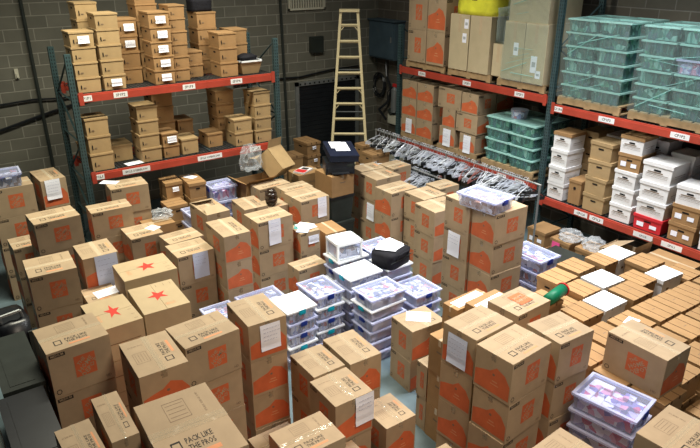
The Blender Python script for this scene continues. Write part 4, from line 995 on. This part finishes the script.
rack_col('fully labelled column, upper left shelf', 3.17, 3.50, f0, UZ, 5, .207, (0, 1, 2, 3, 4), kind='rackdark')
rack_col('tall rear column behind labelled one, upper left shelf', 3.14, 3.48, f0 + .44, UZ, 6, .225, kind='rackdark')
rack_col('narrow column right of labelled one, upper left shelf', 3.52, 3.78, f0 + .10, UZ, 6, .185, kind='rackdark')
rack_col('low pair in the middle, upper left shelf', 3.80, 4.08, f0 + .28, UZ, 2, .20, kind='rackdark')
rack_col('column of three right of low pair, upper left shelf', 4.24, 4.56, f0 + .02, UZ, 3, .225, kind='rackdark')
rack_col('column behind the three, upper left shelf', 4.10, 4.44, f0 + .48, UZ, 4, .24, kind='rackdark')
rack_col('rear right column, upper left shelf', 4.62, 4.94, f0 + .40, UZ, 3, .225, kind='rackdark')
tag(ob('black_bundle', soft_box('bundle', .36, .30, .18, BLACKF, 12), None, (4.26, f0 + .70, UZ + .965)), 'black cloth bundle on top of boxes, upper left shelf', 'bag')
t = thing('open_basket', 'open tan basket with black and white cloth, upper left shelf', 'basket', (4.80, f0 + .17, UZ + .003))
m = MB(); m.frustum((-.19, -.14, 0), (.19, .14, .20), .05, top=False); ob('basket_body', m.mesh('basket', TAN), t)
m = MB(); m.box((-.20, -.15, .19), (.20, -.135, .215)); m.box((-.20, .135, .19), (.20, .15, .215)); m.box((-.20, -.15, .19), (-.185, .15, .215)); m.box((.185, -.15, .19), (.20, .15, .215)); ob('basket_rim', m.mesh('basket_rim', WLID), t)
ob('black_cloth', soft_box('cloth', .34, .24, .12, BLACKF, 15, .05), t, (-.02, .02, .15))
rack_col('leftmost column, lower left shelf', 2.08, 2.42, f0, LZ, 3, .262)
rack_col('single low box behind leftmost, lower left shelf', 2.46, 2.80, f0 + .30, LZ, 1, .26)
rack_col('four-high column, lower left shelf', 2.83, 3.16, f0 + .02, LZ, 4, .215)
rack_col('dark rear column behind leftmost, lower left shelf', 2.10, 2.44, f0 + .50, LZ, 2, .26, kind='rackdark')
rack_col('labelled pair beside four-high column, lower left shelf', 3.19, 3.46, f0 + .05, LZ, 2, .195, (0,), kind='rackdark')
rack_col('tall rear column in the middle, lower left shelf', 3.24, 3.60, f0 + .50, LZ, 4, .235, kind='rackdark')
rack_col('single box right of labelled pair, lower left shelf', 3.50, 3.79, f0 + .06, LZ, 1, .25)
rack_col('small rear pair, lower left shelf', 3.64, 3.92, f0 + .55, LZ, 2, .22, kind='rackdark')
rack_col('single squat box near right end, lower left shelf', 4.00, 4.28, f0 + .20, LZ, 1, .23, kind='rackdark')
rack_col('front pair near right end, lower left shelf', 4.40, 4.74, f0, LZ, 2, .225)
rack_col('rear column near right end, lower left shelf', 4.30, 4.64, f0 + .44, LZ, 4, .215, kind='rackdark')
rack_col('rightmost column, lower left shelf', 4.78, 5.10, f0, LZ, 4, .215)
tag(ob('paper_sheet', flat_paper(.26, .16, 5), None, (2.72, f0 + .08, LZ + .004), .15), 'white sheet lying on the lower left shelf wire deck', 'paper')

# ------------------------------------------------------------------ right rack, far bay, lower: moving boxes on pallets
def rbox(kind, lab, y0, y1, z, h, dep=.45, x=None, rz=0.0, paper=None, scale=None):
    """box whose near side faces the aisle (-x); y0..y1 along the rack"""
    xx = (x if x is not None else RX + .03) + dep / 2; wd = y1 - y0
    kd = KINDS[kind]
    if kind in ('hd', 'plain', 'dark') and wd > dep: t = make_box(kind, lab, xx, (y0 + y1) / 2, z, PI / 2 + rz, wd, dep, h)
    else: t = make_box(kind, lab, xx, (y0 + y1) / 2, z, rz, dep, wd, h)
    if paper:
        t['_yaw'] = rz; attach_paper(t, '-x', paper[0], paper[1], paper[2], paper[3], 7, dep, wd, h); del t['_yaw']
    return t
pallet('wooden pallet under the farthest moving boxes, lower far bay', 8.83, 9.40, 1.106, 1.0, .94)
pallet('wooden pallet under middle moving boxes, lower far bay', 8.83, 8.26, 1.106, 1.0, 1.04)
pallet('wooden pallet under the teal totes, lower far bay', 8.83, 7.02, 1.106, 1.0, 1.16)
pz = 1.237
rows = [(9.42, 9.86), (8.94, 9.40)]
for r_ in range(3):
    for c_, (a_, b_) in enumerate(rows):
        rbox('hd', 'moving box, %s row, %s column of farthest pallet on right rack' % (('bottom', 'middle', 'top')[r_], ('far', 'near')[c_]), a_, b_, pz + r_ * .355, .353, .50, paper=(.02, .04, .18, .29) if (r_ == 0 and c_ == 0) else None)
        rbox('hd', 'rear moving box, %s row, %s column of farthest pallet' % (('bottom', 'middle', 'top')[r_], ('far', 'near')[c_]), a_, b_, pz + r_ * .355, .353, .46, x=RX + .54)
for lab, a_, b_, z_, h_, pp in (('moving box with taped sheet, bottom left of middle pallet', 8.30, 8.72, 0, .36, (0, .03, .20, .33)), ('moving box with taped sheet, bottom right of middle pallet', 7.78, 8.17, 0, .34, (-.0, .02, .18, .33)),
                           ('moving box with hand hole, middle row left of middle pallet', 8.32, 8.66, .36, .36, None), ('moving box, middle row right of middle pallet', 7.76, 8.29, .36, .35, None),
                           ('moving box, square orange logo, top row left of middle pallet', 8.20, 8.80, .72, .37, None), ('moving box, top row right of middle pallet', 7.78, 8.18, .72, .36, None)):
    rbox('hd', lab, a_, b_, pz + z_, h_ - .002, .46, paper=pp)
for r_ in range(3):
    for c_ in range(2): rbox('hd', 'rear moving box, %s row, %s side of middle pallet' % (('bottom', 'middle', 'top')[r_], ('far', 'near')[c_]), 8.28 - c_ * .5, 8.74 - c_ * .5, pz + r_ * .36, .358, .46, x=RX + .52)
for r_ in range(4):
    for c_ in range(2):
        for d_ in range(2):
            tote('green', '%s teal tote in %s layer, %s column, lower far bay' % (('front', 'rear')[d_], ('bottom', 'second', 'third', 'top')[r_], ('far', 'near')[c_]), RX + .27 + .47 * d_, 7.30 - c_ * .55 + rnd.uniform(-.01, .01), pz + r_ * .195, 0, .45, .53, .194, latches=False)
t = thing('round_tub', 'clear round tub of goods on the teal totes', 'tub', (8.62, 7.08, pz + .782))
m = MB(); m.bar((0, 0, 0), (0, 0, .15), .13, n=16, r2=.15); ob('tub_body', m.mesh('tub', CLEAR), t); m = MB(); m.bar((0, 0, .01), (0, 0, .11), .11, n=12); ob('tub_goods', m.mesh('tub_goods', STUFF), t)

# upper far bay
def film_sheet(lab, x, y0, y1, z0, h, seed):
    r = random.Random(seed); m = MB(); ny, nz = 10, 10; m.v = []
    for i in range(ny + 1):
        for j in range(nz + 1): m.v.append((-.004 - r.random() * .012, y0 + (y1 - y0) * i / ny, z0 + h * j / nz))
    for i in range(ny):
        for j in range(nz): k = i * (nz + 1) + j; m.f.append((k, k + 1, k + nz + 2, k + nz + 1)); m.m.append(0)
    for i in range(5):
        a_ = (-.018, y1 - (y1 - y0) * r.uniform(0, .3), z0 + h * r.uniform(.05, .8)); c_ = (-.018, y0 + (y1 - y0) * r.uniform(0, .5), min(z0 + h, a_[2] + h * r.uniform(-.05, .3)))
        m.bar(a_, c_, .003 + .003 * (i % 2), 1)
    return tag(ob('stretch_wrap', m.mesh('film_sheet', [WRAP, LIDG]), None, (x, 0, 0)), lab, 'wrap')
pallet('wooden pallet under tall orange-printed boxes, upper far bay', 8.86, 9.26, 2.566, 1.0, 1.10)
pallet('wooden pallet under plain tall cartons, upper far bay', 8.86, 8.10, 2.566, 1.0, 1.05)
pallet('wooden pallet under wrapped cartons, upper far bay', 8.86, 6.92, 2.566, 1.0, 1.00)
pz2 = 2.697
for r_ in range(2):
    for c_, (a_, b_) in enumerate(((9.22, 9.74), (8.72, 9.20))):
        rbox('hd', 'tall moving box, %s row, %s column, upper far bay' % (('bottom', 'top')[r_], ('far', 'near')[c_]), a_, b_, pz2 + r_ * .60, .597, .50)
        rbox('hd', 'tall rear moving box, %s row, %s column, upper far bay' % (('bottom', 'top')[r_], ('far', 'near')[c_]), a_, b_, pz2 + r_ * .60, .597, .46, x=RX + .56)
PLK = mat('pale_plain_card', (0.50, 0.42, 0.27), 0.7, 0.06, 5, rnd=.05)
def plain_big(lab, y0, y1, z, h, dep, x, tape=True, m_=None, papers=()):
    t = thing('tall_carton', lab, 'box', (x + dep / 2, (y0 + y1) / 2, z)); wd = y1 - y0
    m = MB(); m.box((-dep / 2, -wd / 2, 0), (dep / 2, wd / 2, h - .006)); ob('body', m.mesh('tall_carton', m_ or PLK), t)
    for s_ in (-1, 1):
        m = MB(); m.box((-dep / 2 + .001, min(.003 * s_, s_ * wd / 2), h - .006), (dep / 2 - .001, max(.003 * s_, s_ * wd / 2), h)); ob('top_flap', m.mesh('tall_flap', m_ or PLK), t)
    if tape:
        m = MB(); m.box((-dep / 2 - .001, -.03, h - .3), (-dep / 2, .03, h + .001)); m.box((-dep / 2 - .001, -.03, h), (dep / 2, .03, h + .001)); ob('packing_tape', m.mesh('ptape', TAPE), t)
    for (u, zz, wd_, hg_) in papers:
        m = MB(); M = frame((-dep / 2 - .002, u, zz), (0, -1, 0), (0, 0, 1)); rect(m, M, 0, 0, wd_, hg_, 0); rect(m, M @ Matrix.Translation((0, 0, .001)), 0, 0, wd_ * .6, hg_ * .3, 1); o = ob('shipping_label', m.mesh('slabel', [PAPER, GREYC]), t); o['label'] = 'white shipping label'
    return t
plain_big('tall plain carton, left of pair under yellow wrap, upper far bay', 8.13, 8.60, pz2, .95, .92, RX + .04, papers=((-.16, .80, .10, .16), (-.13, .56, .10, .16)))
plain_big('tall plain carton, right of pair under yellow wrap, upper far bay', 7.63, 8.11, pz2, .95, .92, RX + .04)
t = thing('yellow_wrapped_bale', 'bright yellow-green wrapped bale on two tall cartons', 'bale', (RX + .50, 8.11, pz2 + .951)); 
ob('bale_body', soft_box('bale', .88, .92, .40, YGREEN, 21, .03), t)
m = MB(); m.box((-.445, -.10, .24), (-.44, .02, .28)); ob('small_black_mark', m.mesh('bale_mark', BLACKINK), t)
tag(ob('stretch_wrapped_bundle', soft_box('bundle2', .60, .30, .55, WRAP, 22, .03), None, (RX + .40, 7.46, pz2 + .55)), 'cloudy wrapped bundle right of the yellow bale', 'bundle')
plain_big('small plain carton holding the cloudy wrapped bundle', 7.36, 7.60, pz2, .53, .60, RX + .1)
plain_big('wide carton, left of wrapped pair near the middle upright', 6.90, 7.32, pz2, .92, .90, RX + .04, papers=((-.05, .50, .10, .2),))
plain_big('wide carton, right of wrapped pair near the middle upright', 6.46, 6.89, pz2, .92, .90, RX + .04, papers=((.0, .30, .12, .26), (-.1, .15, .10, .12)))
film_sheet('clear stretch wrap across the carton pair near middle upright', RX + .028, 6.45, 7.33, pz2 - .01, .93, 31)
plain_big('pale carton with green-white film, on top of the wrapped pair', 6.50, 7.28, pz2 + .921, .62, .80, RX + .06)
film_sheet('green-white crumpled film hanging over the topmost pale carton', RX + .045, 6.48, 7.30, pz2 + .93, .60, 77)

# upper near bay: teal totes on pallets
pz3 = 2.46 + .13
for p_, (yc, nm) in enumerate(((5.62, 'far'), (4.41, 'middle'), (3.20, 'near'))):
    pallet('wooden pallet under %s block of teal totes, upper near bay' % nm, 8.86, yc, 2.466, 1.0, 1.08)
    nl = 6
    for r_ in range(nl):
        for c_ in range(2):
            for d_ in range(2):
                if p_ == 1 and r_ == 3 and c_ == 1 and d_ == 0: sty = 'pink'
                else: sty = 'green'
                tote(sty, '%s teal tote, layer %s, %s side of %s upper block' % (('front', 'rear')[d_], ('one', 'two', 'three', 'four', 'five', 'six')[r_], ('far', 'near')[c_], nm), RX + .28 + .47 * d_ + rnd.uniform(-.008, .008), yc + .265 - c_ * .53 + rnd.uniform(-.008, .008), pz3 + .006 + r_ * .192, 0, .455, .50, .190, latches=False)
    film_sheet('clear stretch wrap across the aisle side of %s teal tote block' % nm, RX + .022, yc - .53, yc + .53, pz3, 1.16, 41 + p_)

# lower near bay: filing boxes
bz = .937
def fcol(desc, y0, y1, specs, x=RX + .03, dep=.40, jit=.02):
    z = bz
    n = len(specs)
    for k, (kind, col, h) in enumerate(specs):
        tier = n - 1 - k
        dx = rnd.uniform(0, jit)
        t = make_box(kind, clip_label('%s, %s, %s' % (col, ORD[n][tier], desc)), x + dep / 2 + dx, (y0 + y1) / 2, z, rnd.uniform(-.07, .07) * (jit > 0), dep, (y1 - y0) * .97, h - .001); z += h
fcol('white column by middle upright, lower near bay', 5.80, 6.14, [('white', 'white filing box', .275)] * 3 + [('whitebrown', 'brown-lidded white filing box', .275)], jit=.03)
fcol('dim column behind white boxes, lower near bay', 5.62, 5.93, [('brown', 'dim filing box', .275)] * 4, x=RX + .50, jit=0)
fcol('low brown box right of white column', 5.52, 5.76, [('rackdark', 'brown filing box', .40)], x=RX + .08, dep=.38, jit=0)
fcol('plain brown column, lower near bay', 5.06, 5.46, [('brown', 'plain brown filing box', .275)] * 4, jit=.03)
fcol('rear column behind plain brown one', 5.16, 5.50, [('white', 'white filing box', .28)] * 4, x=RX + .50, jit=0)
fcol('mixed five-high column, lower near bay', 4.62, 4.99, [('white', 'printed white filing box', .26), ('white', 'printed white filing box', .26), ('white', 'printed white filing box', .26), ('brownlab', 'two-label brown filing box', .26), ('whitebrown', 'orange-brown lidded white filing box', .26)], jit=.02)
fcol('grey column behind mixed five-high one', 4.50, 4.88, [('white', 'grey-white filing box', .30)] * 4, x=RX + .52, jit=0)
fcol('column topped by long white box', 4.12, 4.58, [('red', 'red printed filing box', .22), ('white', 'crushed white filing box', .24), ('white', 'white filing box with cut handles', .27), ('white', 'big printed white filing box', .29)], dep=.46, jit=.0)
fcol('rear column behind long white box', 4.10, 4.46, [('white', 'rear white filing box', .27)] * 4, x=RX + .52, jit=0)
fcol('right-hand column, lower near bay', 3.66, 4.06, [('brownlab', 'brown filing box with two labels', .27), ('brownlab', 'brown filing box with two labels', .27), ('white', 'open white filing box', .27)], jit=.01)
fcol('rightmost column, lower near bay', 3.20, 3.62, [('white', 'white filing box', .27), ('white', 'white filing box', .27), ('brownlab', 'brown filing box', .27)], jit=.01)
fcol('column cut by right edge, lower near bay', 2.76, 3.16, [('white', 'white filing box', .27), ('brownlab', 'brown filing box', .27), ('white', 'white filing box', .27)], jit=.01)
# under the near bay
for k in range(2): make_box('brownlab', 'two-label brown filing box on floor under near bay, %s' % ('lower', 'upper')[k], 8.05, 5.86, .27 * k + .15 * 0, 0, .40, .36, .268)
for k in range(2): make_box('brownlab', 'brown filing box beside pink sheet under near bay, %s' % ('lower', 'upper')[k], 8.05, 5.40, .26 * k, 0, .40, .36, .258)
for k in range(2): make_box('brownlab', 'brown filing box behind dark bin lid under near bay, %s' % ('lower', 'upper')[k], 8.07, 4.96, .26 * k, 0, .40, .36, .258)
m = MB(); m.box((-.003, -.07, 0), (.0, .07, .12)); tag(ob('pink_sheet', m.mesh('pink_sheet', PINK), None, (7.842, 5.46, .36)), 'bright pink paper on filing box below the rack', 'paper')
tag(ob('clear_bag', crumple('bag', .15, 1.1, 1.2, .7, BUBBLE, 18), None, (8.02, 5.34, .58)), 'clear bag of odds and ends on the filing boxes below rack', 'bag')
tag(ob('clear_bag', crumple('bag', .15, 1.1, 1.2, .7, BUBBLE, 19), None, (8.05, 4.94, .58)), 'clear bag heaped behind dark bin lid below rack', 'bag')
t = thing('dark_bin', 'dark bin with grey lid and green handle below right rack', 'bin', (7.42, 4.98, 0), .05); bin_(t, .50, .66, .52, BLACKP, DGREY)
m = MB(); m.box((-.27, -.335, .42), (-.10, -.355, .48)); ob('green_handle', m.mesh('green_handle', GRIND), t)
tag(ob('green_toy_block', soft_box('block', .09, .08, .10, GRIND, 50, .01), None, (6.12, 4.36, 1.04)), 'small bright green plastic piece beside purple totes', 'toy') if 0 else None
t = thing('open_carton', 'brown carton with its flap standing open under near bay', 'box', (7.95, 4.40, 0), 0)
m = MB(); L_, W_, H_ = .44, .50, .72; th = .006
for a_, c_ in (((-L_ / 2, -W_ / 2, 0), (L_ / 2, -W_ / 2 + th, H_)), ((-L_ / 2, W_ / 2 - th, 0), (L_ / 2, W_ / 2, H_)), ((-L_ / 2, -W_ / 2, 0), (-L_ / 2 + th, W_ / 2, H_)), ((L_ / 2 - th, -W_ / 2, 0), (L_ / 2, W_ / 2, H_)), ((-L_ / 2, -W_ / 2, 0), (L_ / 2, W_ / 2, th))): m.box(a_, c_)
ob('carton_wall', m.mesh('open_carton', KRAFT), t)
m = MB(); m.box((-L_ / 2, W_ / 2 - th, H_), (L_ / 2, W_ / 2 + .0, H_ + .02)); m.face([(-L_ / 2, W_ / 2, H_), (L_ / 2, W_ / 2, H_), (L_ / 2, W_ / 2 - .26, H_ + .10), (-L_ / 2, W_ / 2 - .26, H_ + .10)]); ob('flap', m.mesh('flap', KRAFT), t)
m = MB(); m.face([(-L_ / 2, -W_ / 2, H_), (L_ / 2, -W_ / 2, H_), (L_ / 2, -W_ / 2 - .03, H_ + .20), (-L_ / 2, -W_ / 2 - .03, H_ + .20)]); ob('flap', m.mesh('flap', KRAFT), t)
for k in range(2): make_box('plain', 'long brown carton on floor at foot of near bay, %s of two' % ('lower', 'upper')[k], 8.02, 3.75, .40 * k, PI / 2, .62, .44, .398)

# ------------------------------------------------------------------ garment rail with plastic hangers
HX, HZ = 7.55, 1.42
t = thing('garment_rail', 'long metal garment rail crowded with hangers before right rack', 'clothes rail', (HX, 8.0, 0))
m = MB(); m.bar((0, -2.35, HZ), (0, 1.72, HZ), .016, n=8); ob('hanging_bar', m.mesh('hang_bar', STEEL), t)
for yy in (-2.33, -.3, 1.70):
    m = MB(); m.bar((0, yy, .06), (0, yy, HZ), .016, n=8); ob('upright_tube', m.mesh('rail_post', STEEL), t)
    m = MB(); m.bar((-.26, yy, .05), (.26, yy, .05), .018, n=6); ob('foot_bar', m.mesh('rail_foot', STEEL), t)
    for xx in (-.24, .24):
        m = MB(); m.bar((xx, yy - .015, .03), (xx, yy + .015, .03), .028, n=10); ob('castor', m.mesh('castor', BLACKP), t)
def hanger_mesh(m_, wd=.21):
    m = MB(); R_ = .005
    hook = [(0, math.cos(a) * .022 * 0 + 0, 0) for a in (0,)]
    pts = [(math.sin(a) * .024, 0, math.cos(a) * .024 - .0) for a in [(-1.9 + k * .62) for k in range(7)]]
    m.path(pts + [(0, 0, -.07)], .003, n=4)
    m.path([(0, 0, -.07), (-wd * .5, 0, -.11), (-wd, 0, -.165), (-wd * .97, 0, -.19), (0, 0, -.185), (wd * .97, 0, -.19), (wd, 0, -.165), (wd * .5, 0, -.11), (0, 0, -.07)], R_, n=4)
    m.box((-wd * .5, -.004, -.125), (wd * .5, .004, -.108)); m.box((-wd, -.004, -.195), (-wd * .6, .004, -.155)); m.box((wd * .6, -.004, -.195), (wd, .004, -.155))
    return m.mesh('hanger', m_)
HM = [('clear', hanger_mesh(HANGC)), ('white', hanger_mesh(WLID)), ('black', hanger_mesh(BLACKP)), ('grey', hanger_mesh(GREYC)), ('pale red', hanger_mesh(mat('pale_red_plastic', (.5, .18, .15), .4)))]
rr = random.Random(33)
def hang(n, x, ya, yb, z, rail):
    for k in range(n):
        y = ya + (yb - ya) * (k + .5) / n
        q = rr.random(); i = 0 if q < .42 else 1 if q < .54 else 2 if q < .80 else 3 if q < .96 else 4
        o = ob('clothes_hanger', HM[i][1], None, (x, y, z), 0, (1.25, 1, 1.5)); o.rotation_euler = (rr.uniform(-.2, .2), rr.uniform(-.15, .15), rr.uniform(-.4, .4))
        tag(o, '%s plastic clothes hanger among the hangers on the %s rail' % (HM[i][0], rail), 'clothes hanger', '%s hangers on the %s garment rail' % (HM[i][0], rail))
hang(84, HX, 8.0 - 2.26, 8.0 + 1.66, HZ + .012, 'long')
t = thing('garment_rail', 'shorter lower garment rail in front of the long one', 'clothes rail', (7.10, 7.95, 0))
m = MB(); m.bar((0, -.70, 1.14), (0, .70, 1.14), .016, n=8); ob('hanging_bar', m.mesh('hang_bar', STEEL), t)
for yy in (-.68, .68):
    m = MB(); m.bar((0, yy, .0), (0, yy, 1.14), .016, n=8); ob('upright_tube', m.mesh('rail_post', STEEL), t)
    m = MB(); m.bar((-.16, yy, .02), (.16, yy, .02), .018, n=6); ob('foot_bar', m.mesh('rail_foot', STEEL), t)
hang(28, 7.10, 7.95 - .62, 7.95 + .62, 1.152, 'shorter')
# second heap of hangers lying on boxes below the rail
make_box('plain', 'dim carton under the loose hangers, upper of two', 6.98, 8.90, .40, 0, .46, .50, .40)
make_box('plain', 'dim carton under the loose hangers, lower of two', 6.98, 8.90, .0, 0, .46, .50, .398)
for k in range(24):
    q = rr.random(); i = 0 if q < .5 else 1 if q < .8 else 3
    o = ob('clothes_hanger', HM[i][1], None, (6.98 + rr.uniform(-.12, .12), 8.90 + rr.uniform(-.2, .2), .82 + .006 * k), 0, (1.1, 1, 1.3)); o.rotation_euler = (PI / 2 + rr.uniform(-.12, .12), 0, rr.uniform(-3, 3))
    tag(o, '%s plastic clothes hanger in the loose heap on a dim carton' % HM[i][0], 'clothes hanger', '%s hangers in the loose heap' % HM[i][0])
for nme in list(o.name for o in COL.objects if '_yaw' in o): del COL.objects[nme]['_yaw']
